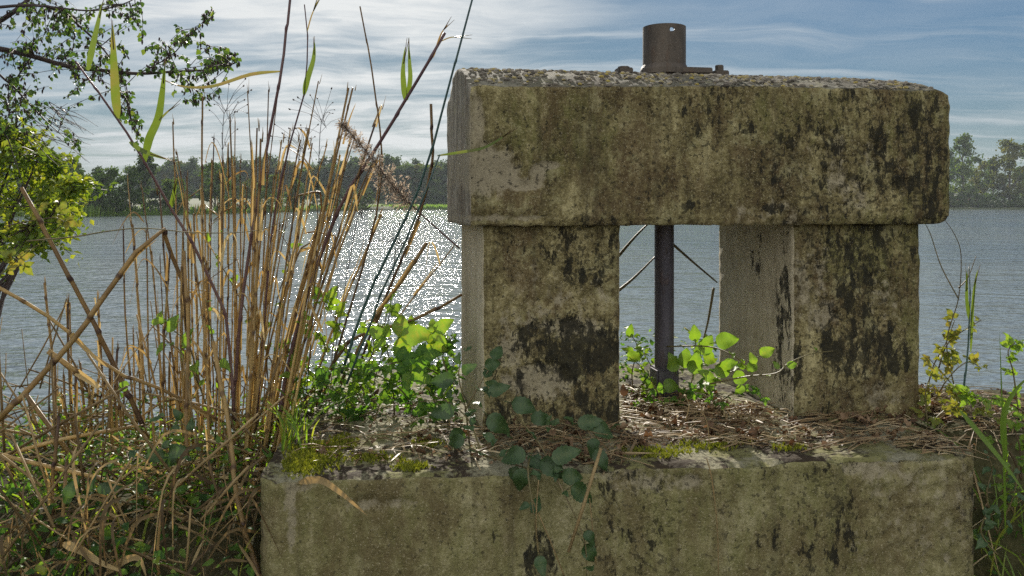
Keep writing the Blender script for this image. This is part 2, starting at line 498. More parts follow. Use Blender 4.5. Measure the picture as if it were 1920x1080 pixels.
def topmat():
    m, n = newmat('mossy_slab_top')
    c = n.add('ShaderNodeTexCoord').outputs['Object']
    a, b, e = n.noise(c, 5, 7, 0.68), n.noise(c, 70, 5, 0.65), n.noise(n.vmath('ADD', c, (5, 2, 8)), 9, 6, 0.65)
    col = n.ramp(n.math('ADD', n.math('MULTIPLY', a, 0.6), n.math('MULTIPLY', b, 0.4)), [(0.35, (0.11, 0.095, 0.06)), (0.52, (0.22, 0.205, 0.13)), (0.68, (0.34, 0.32, 0.24))])
    col = n.mix(n.math('MULTIPLY', n.step(e, 0.46, 0.58), 0.7), col, n.mix(b, (0.10, 0.10, 0.025), (0.22, 0.21, 0.06)))
    so_ = n.step(n.math('ADD', n.math('MULTIPLY', a, 0.7), n.math('MULTIPLY', b, 0.3)), 0.51, 0.45)
    col = n.mix(so_, col, n.mix(b, (0.02, 0.015, 0.01), (0.075, 0.055, 0.035)))
    bp = n.add('ShaderNodeBump', {'Height': b, 'Strength': 0.9, 'Distance': 0.01})
    pb = n.add('ShaderNodeBsdfPrincipled', {'Base Color': col, 'Roughness': 0.92, 'Normal': bp.outputs[0], 'Specular IOR Level': 0.2})
    n.add('ShaderNodeOutputMaterial', {'Surface': pb.outputs[0]})
    return m


M['soil'] = groundmat()
M['slab_top'] = topmat()


def watermat():
    m, n = newmat('lake_water')
    g = n.add('ShaderNodeNewGeometry').outputs['Position']
    w = n.add('ShaderNodeTexNoise', {'Vector': g, 'Scale': 0.35, 'Detail': 2.0}).outputs['Color']
    gw = n.vmath('ADD', g, n.vmath('SCALE', w))
    gw.node.inputs[1].links[0].from_node.inputs['Scale'].default_value = 0.8
    a0 = n.noise(n.scale(gw, (0.8, 1.5, 1)), 0.6, 2, 0.5)
    a = n.noise(n.scale(gw, (1.0, 1.7, 1)), 1.9, 2, 0.5)
    b = n.noise(n.scale(gw, (1.0, 1.5, 1)), 5.5, 2, 0.5)
    h = n.math('ADD', n.math('MULTIPLY', a0, 0.19), n.math('ADD', n.math('MULTIPLY', a, 0.085), n.math('MULTIPLY', b, 0.044)))
    bp = n.add('ShaderNodeBump', {'Height': h, 'Strength': 1.0, 'Distance': 1.0})
    col = n.ramp(n.noise(g, 0.06, 3), [(0.3, (0.15, 0.19, 0.22)), (0.7, (0.22, 0.245, 0.24))])
    pb = n.add('ShaderNodeBsdfPrincipled', {'Base Color': col, 'Roughness': 0.050, 'IOR': 1.333, 'Normal': bp.outputs[0]})
    n.add('ShaderNodeOutputMaterial', {'Surface': pb.outputs[0]})
    return m


M['water'] = watermat()


def plainmat(name, a, b, scale=8, rough=0.8):
    m, n = newmat(name)
    c = n.add('ShaderNodeTexCoord').outputs['Object']
    pb = n.add('ShaderNodeBsdfPrincipled', {'Base Color': n.ramp(n.noise(c, scale, 5, 0.6), [(0.35, a), (0.65, b)]), 'Roughness': rough})
    n.add('ShaderNodeOutputMaterial', {'Surface': pb.outputs[0]})
    return m


M['meadow'] = plainmat('far_meadow', (0.045, 0.065, 0.022), (0.085, 0.095, 0.035), 0.15, 0.95)
M['whiteroof'] = plainmat('pale_roof', (0.5, 0.5, 0.48), (0.66, 0.65, 0.62), 2)
M['pinkwall'] = plainmat('pink_wall', (0.28, 0.17, 0.14), (0.36, 0.23, 0.19), 2)
M['darkglass'] = plainmat('dark_glass', (0.02, 0.02, 0.022), (0.04, 0.04, 0.045), 2, 0.15)

# ------------------------------------------------------------------ setting: water, ground, far bank
mb = MB()
ys = [2.6, 8, 30, 120, 420]
xs = [-420, -60, -8, 8, 60, 420]
mb.add([V((x, y, 0)) for y in ys for x in xs], [(j * 6 + i, j * 6 + i + 1, j * 6 + i + 7, j * 6 + i + 6) for j in range(4) for i in range(5)])
tag(obj('lake_water', mb, M['water']), 'wind-rippled grey blue lake reaching to the wooded far shore', 'water', kind='structure')


def sst(a, b, x):
    t = min(1, max(0, (x - a) / (b - a)))
    return t * t * (3 - 2 * t)


def gh(x, y):
    """height of the near bank"""
    left = 0.30 + 0.36 * sst(1.2, 2.3, y) * sst(-0.35, -0.7, x)
    right = 0.28 + 0.54 * sst(2.05, 2.5, y)
    wr = sst(0.9, 1.35, x)
    top = left * (1 - wr) + right * wr
    mid = sst(-0.75, -0.35, x) * (1 - wr)
    top += mid * 0.45 * sst(2.6, 3.0, y)
    sh0 = 3.0 * (1 - mid) + 3.25 * mid
    sh1 = 4.5 * (1 - wr) * (1 - mid) + 3.9 * mid + 4.6 * wr
    z = top + (-0.45 - top) * sst(sh0, sh1, y)
    z += 0.05 * noise.noise(V((x * 2.2, y * 2.2, 3))) + 0.02 * noise.noise(V((x * 8, y * 8, 1)))
    return z


def axis(lo, hi, a, b, fine_n, coarse_n):
    o = [lo + (a - lo) * (1 - (1 - i / coarse_n) ** 2.5) for i in range(coarse_n)]
    o += [a + (b - a) * i / fine_n for i in range(fine_n)]
    o += [b + (hi - b) * (i / coarse_n) ** 2.5 for i in range(coarse_n + 1)]
    return o


mb = MB()
gx, gy = axis(-410, 410, -3, 3, 130, 14), axis(-410, 5.2, -0.5, 5, 110, 14)
mb.add([V((x, y, gh(x, y))) for y in gy for x in gx],
       [(j * len(gx) + i, j * len(gx) + i + 1, (j + 1) * len(gx) + i + 1, (j + 1) * len(gx) + i) for j in range(len(gy) - 1) for i in range(len(gx) - 1)])
tag(obj('ground', mb, M['soil']), 'dark soil of the near bank under litter and brambles', 'ground', kind='structure')


def farshore(x):
    """distance of the far waterline"""
    return 232 + 8 * noise.noise(V((x * 0.012, 0, 0))) - 127 * sst(-33, -52, x) + 10 * sst(60, 110, x)


mb = MB()
fx = [-415 + 830 * i / 130 for i in range(131)]
prof = ((-1.5, -0.4), (0.0, 0.03), (0.8, 0.4), (6, 0.9), (25, 1.4), (60, 2.5), (178, 3.5))
mb.add([V((x, min(419, farshore(x) + a), b + (0.3 * noise.noise(V((x * 0.1, a, 5))) if a > 0 else 0))) for a, b in prof for x in fx],
       [(j * 131 + i, j * 131 + i + 1, (j + 1) * 131 + i + 1, (j + 1) * 131 + i) for j in range(len(prof) - 1) for i in range(130)])
tag(obj('far_bank', mb, M['meadow']), 'low grassy far bank of the lake', 'far bank', kind='structure')

# ------------------------------------------------------------------ the concrete sluice
ANG = math.atan2(276, F)
UX, UY = V((math.cos(ANG), math.sin(ANG), 0)), V((-math.sin(ANG), math.cos(ANG), 0))
O0 = V((-0.121, 2.35, 0))


def SL(t, w, z):
    """sluice frame: t along the beam, w away from the camera, z above the eye"""
    return O0 + UX * t + UY * w + V((0, 0, EYE + z))


BLACK = [(1400, 240, 14, 10, 1.5), (1465, 260, 18, 10, 1.2), (1450, 390, 16, 9, 1.6), (1290, 386, 9, 7, 1.5), (1640, 300, 150, 120, .85), (1730, 290, 40, 100, 1.1), (1640, 330, 60, 50, 1.0), (1560, 260, 40, 30, 1.0), (1480, 320, 60, 60, .7), (1240, 330, 60, 60, .5), (1000, 270, 50, 50, .5),
         (1345, 195, 70, 50, .7), (1320, 250, 30, 40, .7), (1690, 375, 80, 40, .8), (1590, 250, 90, 70, .8), (1560, 330, 100, 60, .75), (1180, 250, 60, 90, .3),
         (1080, 655, 85, 45, 1.5), (1015, 640, 40, 30, 1.3), (1110, 455, 70, 45, .95), (1083, 505, 20, 30, 1.4), (1120, 510, 16, 20, 1.2), (1135, 700, 50, 60, .95), (1020, 790, 120, 40, 1.0),
         (940, 720, 40, 80, .8), (1120, 780, 60, 50, 1.2), (950, 480, 40, 50, .5),
         (1475, 470, 9, 50, 1.0), (1470, 590, 12, 70, 1.6), (1478, 700, 22, 60, 1.3), (1418, 470, 9, 45, 1.2), (1455, 720, 40, 25, .9), (1600, 470, 90, 55, 1.0), (1600, 520, 34, 55, 1.3), (1590, 565, 45, 30, 1.1), (1620, 665, 65, 36, 1.5),
         (1590, 620, 50, 28, 1.0), (1540, 700, 60, 60, .6), (1650, 640, 30, 40, 1.0), (1680, 500, 40, 90, .5),
         (1180, 970, 65, 130, .8), (1550, 950, 45, 150, .85), (1470, 930, 120, 110, .5), (1012, 1070, 22, 50, 2), (1840, 980, 30, 150, .8), (880, 960, 60, 60, .35), (1400, 900, 60, 60, .5)]
PALE = [(912, 318, 46, 36, 1.0), (892, 232, 13, 40, 1.0), (945, 343, 34, 10, 1.0), (990, 348, 26, 8, 1.0), (1008, 328, 12, 16, 1.0), (1026, 310, 16, 7, 1.0), (930, 408, 70, 5, .8),
        (1570, 330, 16, 30, .6), (1600, 370, 22, 30, .6), (1560, 270, 20, 25, .6), (1450, 400, 70, 20, .5), (1640, 290, 18, 25, .5), (1500, 300, 20, 30, .5), (1690, 330, 14, 30, .5),
        (1010, 715, 50, 26, .85), (960, 650, 25, 35, .7), (1075, 615, 50, 16, .8), (975, 600, 30, 30, .6), (1010, 545, 50, 40, .5), (1100, 560, 40, 30, .5),
        (1515, 520, 30, 60, .6), (1540, 590, 30, 25, .6), (1660, 560, 25, 50, .5), (1640, 740, 50, 20, .5), (1520, 460, 40, 30, .4),
        (545, 950, 9, 60, .75), (560, 905, 26, 12, .65), (700, 945, 60, 10, .6), (1190, 893, 60, 26, .6), (1625, 878, 40, 16, .65), (1740, 950, 120, 110, .45), (1260, 905, 50, 12, .8)]
GREEN = [(620, 1000, 200, 140, .45), (1660, 470, 120, 50, .6), (1720, 560, 40, 160, .5), (1400, 1000, 250, 150, .5), (1480, 220, 120, 40, .35), (1040, 250, 90, 70, .4), (900, 1000, 200, 150, .35), (1750, 280, 60, 130, .4)]


def field(lst, x, y):
    s = 0.0
    for cx, cy, rx, ry, k in lst:
        q = ((x - cx) / rx) ** 2 + ((y - cy) / ry) ** 2
        if q < 4:
            s = max(s, k * (1 - sst(0.25, 4, q)))
    return s


def concrete(name, fn, nx, ny, nz, mats, parent, rough=0.004, side=None, extra=None):
    """closed box grid; fn maps (a, b, c) in 0..1 to a world point"""
    idx, vs, fs, ms = {}, [], [], []

    def vid(i, j, k):
        key = (i, j, k)
        if key not in idx:
            idx[key] = len(vs)
            p = fn(i / nx, j / ny, k / nz)
            d = noise.noise(p * 9) * 0.5 + noise.noise(p * 28) * 0.5 + noise.noise(p * 70) * 0.45
            dv = V((noise.noise(p * 31 + V((7, 0, 0))), noise.noise(p * 31 + V((0, 7, 0))), noise.noise(p * 31 + V((0, 0, 7)))))
            edge = sum((c in (0, m)) for c, m in ((i, nx), (j, ny), (k, nz)))
            amt = rough * (0.8 + 0.9 * (edge >= 2) * max(0, noise.noise(p * 6) + 0.3))
            q = p + (V((d, d, d)) * 0.45 + dv * 0.8) * amt
            if j == 0 and 0 < i < nx and 0 < k < nz:      # broken-off patches lie a little deeper
                s_ = field(PALE, 960 + F * p.x / p.y, HZ - F * (p.z - EYE) / p.y) + 0.5 * noise.noise(p * 40)
                q += UY * 0.008 * sst(0.42, 0.6, s_)
            vs.append(q)
        return idx[key]

    for i in range(nx):
        for k in range(nz):
            fs.append((vid(i, 0, k), vid(i + 1, 0, k), vid(i + 1, 0, k + 1), vid(i, 0, k + 1))); ms.append(0)
            fs.append((vid(i, ny, k), vid(i, ny, k + 1), vid(i + 1, ny, k + 1), vid(i + 1, ny, k))); ms.append(0)
    for j in range(ny):
        for k in range(nz):
            fs.append((vid(0, j, k), vid(0, j, k + 1), vid(0, j + 1, k + 1), vid(0, j + 1, k))); ms.append(1)
            fs.append((vid(nx, j, k), vid(nx, j + 1, k), vid(nx, j + 1, k + 1), vid(nx, j, k + 1))); ms.append(1)
    for i in range(nx):
        for j in range(ny):
            fs.append((vid(i, j, 0), vid(i, j + 1, 0), vid(i + 1, j + 1, 0), vid(i + 1, j, 0))); ms.append(1)
            fs.append((vid(i, j, nz), vid(i + 1, j, nz), vid(i + 1, j + 1, nz), vid(i, j + 1, nz))); ms.append(2 if len(mats) > 2 else 1)
    loc = wloc(parent)
    me = bpy.data.meshes.new(name)
    me.from_pydata([tuple(p - loc) for p in vs], [], fs)
    for m in mats:
        me.materials.append(m)
    me.polygons.foreach_set('material_index', ms)
    me.polygons.foreach_set('use_smooth', [True] * len(fs))
    at = me.attributes.new('stain', 'FLOAT_COLOR', 'POINT')
    flat = []
    for p in vs:
        x, y = 960 + F * p.x / p.y, HZ - F * (p.z - EYE) / p.y
        flat += [field(BLACK, x, y), field(PALE, x, y), field(GREEN, x, y), 1.0]
    at.data.foreach_set('color', flat)
    me.update()
    o = bpy.data.objects.new(name, me)
    o.parent = parent
    COL.objects.link(o)
    return o


def rbox(t0, t1, w0, w1, z0, z1, r=0.012, rb=None):
    """box with rounded vertical edges in the sluice frame"""
    ct, cw, ht, hw = (t0 + t1) / 2, (w0 + w1) / 2, (t1 - t0) / 2, (w1 - w0) / 2

    def fn(a, b, c):
        x, y = (a - .5) * 2 * ht, (b - .5) * 2 * hw
        qx, qy = max(-(ht - r), min(ht - r, x)), max(-(hw - r), min(hw - r, y))
        d = V((x - qx, y - qy))
        if d.length > r:
            d = d.normalized() * r
        return SL(ct + qx + d.x, cw + qy + d.y, z0 + (z1 - z0) * c)
    return fn


SLAB_TOP = -0.655
sluice = thing('concrete_sluice', V((0.55, 2.6, 0.2)), 'weathered concrete sluice with thick beam on two pillars and an iron pipe on top', 'sluice')

BL, BD, ZB, ZT, ZR = 1.545, 0.66, -0.062, 0.336, 0.434


def beam_fn(a, b, c):
    t, w = BL * a, BD * b
    e = abs(b - 0.5) * 2
    zt = ZT + 0.021 * sst(0.0, 0.65, a)
    top = zt + (ZR - zt) * (1 - e ** 1.7)
    z = ZB + (top - ZB) * c
    # rounded right end and slightly softened left end
    rr, rl = 0.062, 0.016
    dz0, dz1 = z - ZB, top - z
    dt = BL - t
    for dzz, sgn in ((dz0, 1), (dz1, -1)):
        r2 = rr if sgn > 0 else rr * 0.8
        if dt < r2 and dzz < r2:
            q = V((r2 - dt, r2 - dzz))
            m = max(q.x, q.y)
            if q.length > 1e-6:
                qn = q.normalized() * m
                t = BL - r2 + qn.x
                z = (ZB + r2 - qn.y) if sgn > 0 else (top - r2 + qn.y)
    for (te, sg) in ((0, 1), (BL, -1)):
        for (we, sw) in ((0, 1), (BD, -1)):
            r2 = rl if te == 0 else 0.03
            a1, b1 = abs(t - te), abs(w - we)
            if a1 < r2 and b1 < r2:
                q = V((r2 - a1, r2 - b1))
                m = max(q.x, q.y)
                if q.length > 1e-6:
                    qn = q.normalized() * m
                    t = te + sg * (r2 - qn.x)
                    w = we + sw * (r2 - qn.y)
    # front lower edge softened, irregular
    if w < 0.012 and dz0 < 0.012:
        w += 0.006
    return SL(t, w, z)


M['beam_top'] = concretemat('mossy_concrete', [(0.25, (0.05, 0.046, 0.034)), (0.5, (0.14, 0.13, 0.095)), (0.75, (0.30, 0.28, 0.22))], 0.0, 0.7)
beam = concrete('crossbeam', beam_fn, 170, 60, 46, [M['concrete'], M['concrete_side'], M['beam_top']], sluice, 0.0045)
pl = concrete('pillar', rbox(0.0436, 0.459, 0.04, 0.58, SLAB_TOP - 0.03, ZB + 0.004), 46, 50, 62, [M['concrete'], M['concrete_pale']], sluice, 0.004)
pr = concrete('pillar', rbox(1.017, 1.462, 0.04, 0.60, SLAB_TOP - 0.03, ZB + 0.004, 0.02), 50, 50, 62, [M['concrete'], M['concrete_pale']], sluice, 0.005)

SA, SB = V((-0.603, 1.955, 0)), V((1.225, 2.155, 0))
SD = (SB - SA).normalized()
SN = V((-SD.y, SD.x, 0))
SLEN = (SB - SA).length


def slab_fn(a, b, c):
    t, w = SLEN * a, 1.32 * b
    r = 0.05
    for (te, sg) in ((0, 1), (SLEN, -1)):
        a1 = abs(t - te)
        if a1 < r and w < r:
            q = V((r - a1, r - w))
            m = max(q.x, q.y)
            if q.length > 1e-6:
                qn = q.normalized() * m
                t, w = te + sg * (r - qn.x), r - qn.y
    z = -1.25 + (SLAB_TOP + 1.25) * c
    p = SA + SD * t + SN * w
    dz = SLAB_TOP - z
    # worn front arris
    if w < 0.03 and dz < 0.03:
        ch = 0.012 + 0.014 * noise.noise(V((t * 7, 0, 2)))
        p += SN * max(0, ch - dz) * 0.7
        if w < 0.002 and c > 0.999:
            z -= ch * 0.8
    if c > 0.999:
        z += 0.012 * noise.noise(V((p.x * 5, p.y * 5, 0)))
    return p + V((0, 0, EYE + z))


slab = concrete('base_slab', slab_fn, 170, 90, 60, [M['concrete_base'], M['concrete_base'], M['slab_top']], sluice, 0.005)

# iron pipe and spindle
PT, PW = 0.705, 0.33
pc = SL(PT, PW, 0)


def lathe(mb, prof, c, seg=48, val=0.5):
    vs, fs = [], []
    for r, z in prof:
        for k in range(seg):
            an = 2 * math.pi * k / seg
            vs.append(c + V((r * math.cos(an), r * math.sin(an), z)))
    for i in range(len(prof) - 1):
        for k in range(seg):
            a, b = i * seg + k, i * seg + (k + 1) % seg
            fs.append((a, b, b + seg, a + seg))
    mb.add(vs, fs, None, val)


def pipe_mesh(parent):
    r, z0, z1 = 0.0722, 0.430, 0.598
    seg, nz = 120, 40
    ha, hz, hr = R(-90) + R(11), 0.577, 0.0085      # drilled hole near the rim, on the camera's side
    bm = bmesh.new()
    grid = []
    for j in range(nz + 1):
        row = []
        for k in range(seg):
            an, z = 2 * math.pi * k / seg, z0 + (z1 - z0) * j / nz
            da = ((an - ha + math.pi) % (2 * math.pi) - math.pi) * r
            dz = z - hz
            L = math.hypot(da, dz)
            if hr * 0.45 < L < hr * 1.5:
                f = hr / L
                if L < hr * 1.5:
                    an, z = ha + da * f / r, hz + dz * f
            row.append(bm.verts.new(pc + V((r * math.cos(an), r * math.sin(an), z)) - wloc(parent)))
        grid.append(row)
    for j in range(nz):
        for k in range(seg):
            q = (grid[j][k], grid[j][(k + 1) % seg], grid[j + 1][(k + 1) % seg], grid[j + 1][k])
            an, z = 2 * math.pi * (k + .5) / seg, z0 + (z1 - z0) * (j + .5) / nz
            da = ((an - ha + math.pi) % (2 * math.pi) - math.pi) * r
            if math.hypot(da, z - hz) < hr * 0.85:
                continue
            if len({(round(v.co.x, 5), round(v.co.y, 5), round(v.co.z, 5)) for v in q}) == 4:
                bm.faces.new(q)
    bmesh.ops.remove_doubles(bm, verts=bm.verts, dist=1e-5)
    me = bpy.data.meshes.new('iron_pipe')
    bm.to_mesh(me)
    bm.free()
    me.materials.append(M['iron'])
    o = bpy.data.objects.new('iron_pipe', me)
    o.parent = parent
    COL.objects.link(o)
    s = o.modifiers.new('wall', 'SOLIDIFY')
    s.thickness = 0.007
    s.offset = -1
    for p in me.polygons:
        p.use_smooth = True
    s2 = o.modifiers.new('edges', 'EDGE_SPLIT')
    s2.split_angle = R(40)
    return o


pipe = pipe_mesh(sluice)


def boxmb(mb, c, sx, sy, sz, rot=ANG, bev=0.003, val=0.5):
    bm = bmesh.new()
    bmesh.ops.create_cube(bm, size=1)
    for v in bm.verts:
        v.co = V((v.co.x * sx, v.co.y * sy, v.co.z * sz))
    bmesh.ops.bevel(bm, geom=bm.edges[:], offset=bev, segments=2, affect='EDGES')
    m = Matrix.Translation(c) @ Matrix.Rotation(rot, 4, 'Z')
    bm.verts.index_update()
    mb.add([v.co.copy() for v in bm.verts], [tuple(v.index for v in f.verts) for f in bm.faces], m, val)
    bm.free()


mb = MB()
lathe(mb, [(0.074, 0.468), (0.079, 0.458), (0.081, 0.452), (0.081, 0.436), (0.07, 0.432)], pc)
boxmb(mb, pc + V((0.03, 0, 0.446)) + UX * 0.02, 0.19, 0.13, 0.02)
obj('flange', mb, M['iron'], pipe, smooth=False)
for s, px in ((-1, 0.152), (1, 0.185)):
    mb = MB()
    c = pc + UX * (s * px) + UY * -0.03
    boxmb(mb, c + V((0, 0, 0.441)), 0.05, 0.05, 0.02)
    if s > 0:
        bm = []
        lathe(mb, [(0.0, 0.471), (0.013, 0.471), (0.0145, 0.468), (0.0145, 0.452), (0.013, 0.450)], c, 6)
    else:
        lathe(mb, [(0.0, 0.4565), (0.019, 0.4565), (0.020, 0.453), (0.020, 0.450)], c, 6)
    obj('bolt', mb, M['iron'], pipe, smooth=False)

mb = MB()
rz = [(-0.72, 0.0325), (-0.5, 0.0325), (-0.3, 0.0325), (-0.1, 0.0325), (0.0, 0.0325)]
lathe(mb, [(r, EYE * 0 + z) for z, r in rz], pc + V((0, 0, 0)), 32)
rod = obj('spindle', mb, M['rod'], sluice)
mb = MB()
boxmb(mb, pc + V((0, 0, -0.60)), 0.078, 0.078, 0.10, ANG, 0.006)
obj('collar', mb, M['rod'], rod, smooth=False)


# ================================================================== plants
def gz(p, up=0.0):
    """put a point on the bank"""
    return V((p.x, p.y, gh(p.x, p.y) + up))


def slab_z(x, y):
    return EYE + SLAB_TOP + 0.012 * noise.noise(V((x * 5, y * 5, 0)))


def on_slab(p):
    q = p - SA
    t, w = q.x * SD.x + q.y * SD.y, q.x * SN.x + q.y * SN.y
    return 0.0 < t < SLEN and 0.0 < w < 1.3


def in_pillar(p, m=0.0):
    q = p - O0
    t, w = q.x * UX.x + q.y * UX.y, q.x * UY.x + q.y * UY.y
    return (0.0436 - m < t < 0.459 + m or 1.017 - m < t < 1.462 + m) and 0.04 - m < w < 0.6 + m


def top_z(p):
    return slab_z(p.x, p.y) if on_slab(p) else gh(p.x, p.y)


# ---------------- reed stalks
def stalk(mb, pts, r0, r1, r, node=0.14, tone=0.6, sheath=0.35, k=4, splinter=True):
    pts = smooth_pts(pts, k)
    # resample at the joints
    ls = [0]
    for a, b in zip(pts, pts[1:]):
        ls.append(ls[-1] + (b - a).length)
    L = ls[-1]

    def at(s):
        for i in range(len(pts) - 1):
            if s <= ls[i + 1] or i == len(pts) - 2:
                f = (s - ls[i]) / max(1e-6, ls[i + 1] - ls[i])
                return pts[i].lerp(pts[i + 1], f)
    stops, vals, s = [0.0], [tone * 0.75], r.uniform(0.3, 1) * node
    joints = []
    while s < L - 0.03:
        joints.append(s)
        for ds, dv in ((-0.012, 0), (-0.003, -0.42), (0.003, -0.42), (0.012, 0.08)):
            if stops[-1] < s + ds:
                stops.append(s + ds)
                vals.append(tone + dv + r.uniform(-.06, .06))
        if s + node * 0.5 < L:
            stops.append(s + node * 0.5)
            vals.append(tone + r.uniform(-.1, .1))
        s += node * r.uniform(0.8, 1.35)
    stops.append(L)
    vals.append(tone - 0.12)
    P_, rad, v2 = [], [], []
    jit = V((0, 0, 0))
    for s_, v_ in zip(stops, vals):
        p = at(s_)
        f = s_ / L
        rr = r0 + (r1 - r0) * f
        j = any(abs(s_ - q) < 0.006 for q in joints)
        P_.append(p + jit)
        if j:
            jit = jit + V((r.uniform(-1, 1), r.uniform(-1, 1), 0)) * rr * 0.5
        rad.append(rr * (1.22 if j else 1.0))
        v2.append([max(0, min(1, v_ - 0.38 * f * f))])
    mb.tube(P_, rad, 6, [x[0] for x in v2 for _ in range(6)][::6] if False else [x[0] for x in v2])
    # leaf sheaths hugging the stem, peeling at the tip
    for q in joints:
        if r.random() < sheath:
            ln = node * r.uniform(0.7, 1.3)
            base, mid_, top = at(q), at(min(L, q + ln * 0.6)), at(min(L, q + ln))
            off = V((r.uniform(-1, 1), r.uniform(-1, 0.3), 0)).normalized()
            blade(mb, smooth_pts([base + off * r0 * 0.6, mid_ + off * r0 * 1.15, top + off * r0 * r.uniform(1.6, 5)], 3), r0 * r.uniform(1.8, 2.9), min(1, tone + r.uniform(0.05, 0.35)), 0.5, V((off.x, off.y, 0.1)), 0, 0, lambda u: (1 - u) ** 0.6 + 0.05)
    if splinter:
        e, dn = pts[-1], (pts[-1] - pts[-2]).normalized()
        for _ in range(r.randint(1, 3)):
            mb.tube([e - dn * 0.01, e + dn * r.uniform(0.008, 0.035) + rv(r) * 0.006], [r1 * 0.6, r1 * 0.15], 4, tone - 0.2)


GRP = 'dry reed stalks in the dense clump beside the block'
LAB = 'tan dry reed stalk standing in the dense clump left of the concrete'
r = fr(11)
cl_base = V((-0.86, 2.75, 0))
# tops read from the photo (px, py), base px
tops = [(240, 335, 262), (266, 352, 300), (326, 228, 330), (382, 182, 395), (384, 258, 372), (400, 258, 398), (432, 226, 436), (441, 236, 430), (452, 300, 444),
        (466, 170, 470), (474, 330, 455), (505, 168, 470), (520, 182, 452), (543, 183, 474), (600, 152, 500), (556, 320, 480), (575, 330, 500), (652, 165, 500), (667, 164, 510),
        (718, 200, 520), (700, 232, 505), (663, 250, 500), (626, 296, 490), (612, 270, 486), (582, 268, 478), (560, 262, 470), (492, 260, 452), (486, 240, 462), (424, 270, 420),
        (418, 300, 400), (640, 330, 505), (652, 380, 515), (604, 400, 495), (590, 430, 500), (537, 300, 468), (515, 330, 462), (500, 350, 450), (460, 350, 440), (408, 380, 392),
        (352, 330, 360), (337, 460, 345), (318, 470, 330), (300, 480, 320), (283, 470, 305), (272, 430, 300), (246, 420, 268), (232, 430, 252), (365, 400, 372), (390, 440, 405), (450, 420, 446),
        (636, 290, 520), (648, 300, 500), (690, 330, 515), (706, 300, 525), (532, 262, 480), (548, 240, 470), (570, 380, 490), (524, 420, 470), (478, 300, 458), (436, 320, 426),
        (412, 330, 412), (396, 300, 388), (656, 270, 530), (620, 350, 508), (575, 240, 492)]
for _ in range(12):
    bx = r.gauss(440, 65)
    tops.append((bx + (bx - 420) * 0.9 + r.gauss(20, 45), r.uniform(250, 470), bx))
cnt = 0
for i, (tx, ty, bx) in enumerate(tops):
    y0 = 2.62 + r.uniform(-0.22, 0.32)
    y1 = y0 + r.uniform(-0.08, 0.10)
    a = P(bx + r.uniform(-12, 12), 820, y0)
    a = gz(a, -0.03)
    b = P(tx, ty, y1)
    mid_ = a.lerp(b, 0.5) + V((r.uniform(-.02, .02), r.uniform(-.02, .02), 0))
    mid_.x += (a.x - b.x) * 0.06
    mb = MB()
    r0 = r.uniform(0.0026, 0.0050)
    line = [a, mid_, b]
    if i % 9 == 4:           # snapped over near the top
        line = [a, mid_, a.lerp(b, .86), a.lerp(b, .86) + V((r.choice((-1, 1)) * r.uniform(.05, .13), r.uniform(-.05, .02), r.uniform(-.10, .03)))]
    for _ in range(r.choice((0, 0, 1, 1, 2))):   # torn leaf blades hanging from the joints
        f = r.uniform(.25, .9)
        p = a.lerp(b, f)
        sx = r.choice((-1, 1)) * r.uniform(.03, .11)
        q = [p, p + V((sx * .35, r.uniform(-.02, .02), r.uniform(.03, .10))), p + V((sx * .8, r.uniform(-.04, .02), r.uniform(-.02, .09))), p + V((sx * 1.1, r.uniform(-.05, .02), -r.uniform(.02, .14)))]
        blade(mb, smooth_pts(q, 4), r.uniform(.004, .010), r.uniform(.35, 1), .35, V((r.uniform(-.4, .4), -1, .3)), 0, r.uniform(-2, 2))
    stalk(mb, line, r0, r0 * r.uniform(0.5, 0.8), r, r.uniform(0.11, 0.19), r.uniform(0.38, 0.85), 0.38)
    o = obj('reed_stalk', mb, M['dry'], None, a)
    tag(o, LAB, 'reed stalk', GRP)

# short and snapped stalks in the tangle at the lower left
r = fr(12)
GRP2 = 'short reed stubs in the lower left tangle'
LAB2 = 'short brown broken reed stub rising from the tangle by the water'
stubs = [(85, 530, 118, 640, 3.0), (127, 567, 128, 760, 2.9), (183, 560, 180, 800, 2.9), (128, 570, 140, 800, 2.8), (116, 740, 128, 880, 2.7), (165, 720, 170, 840, 2.8), (172, 725, 176, 860, 2.8),
         (186, 640, 188, 900, 2.6), (150, 680, 165, 830, 2.9), (232, 700, 226, 840, 2.7), (214, 740, 218, 850, 2.7), (60, 830, 70, 900, 2.6), (28, 825, 34, 900, 2.7), (18, 860, 20, 960, 2.5), (108, 780, 98, 1030, 2.15),
         (125, 865, 115, 1010, 2.1), (300, 970, 300, 1070, 2.0), (50, 740, 90, 860, 2.8), (78, 800, 150, 930, 2.5)]
for _ in range(30):
    x = r.uniform(100, 420)
    y = r.uniform(620, 800)
    stubs.append((x + r.gauss(0, 14), y, x, r.uniform(840, 880), r.uniform(2.55, 3.1)))
for tx, ty, bx, by, y0 in stubs:
    a, b = gz(P(bx, by, y0), -0.02), P(tx, ty, y0 + r.uniform(-.05, .05))
    if b.z < a.z + 0.04:
        b.z = a.z + r.uniform(0.05, 0.12)
    mb = MB()
    r0 = r.uniform(0.003, 0.006)
    stalk(mb, [a, a.lerp(b, .5) + V((r.uniform(-.01, .01), 0, 0)), b], r0, r0 * 0.75, r, 0.12, r.uniform(0.3, 0.75), 0.3)
    tag(obj('reed_stalk', mb, M['dry'], None, a), LAB2, 'reed stalk', GRP2)

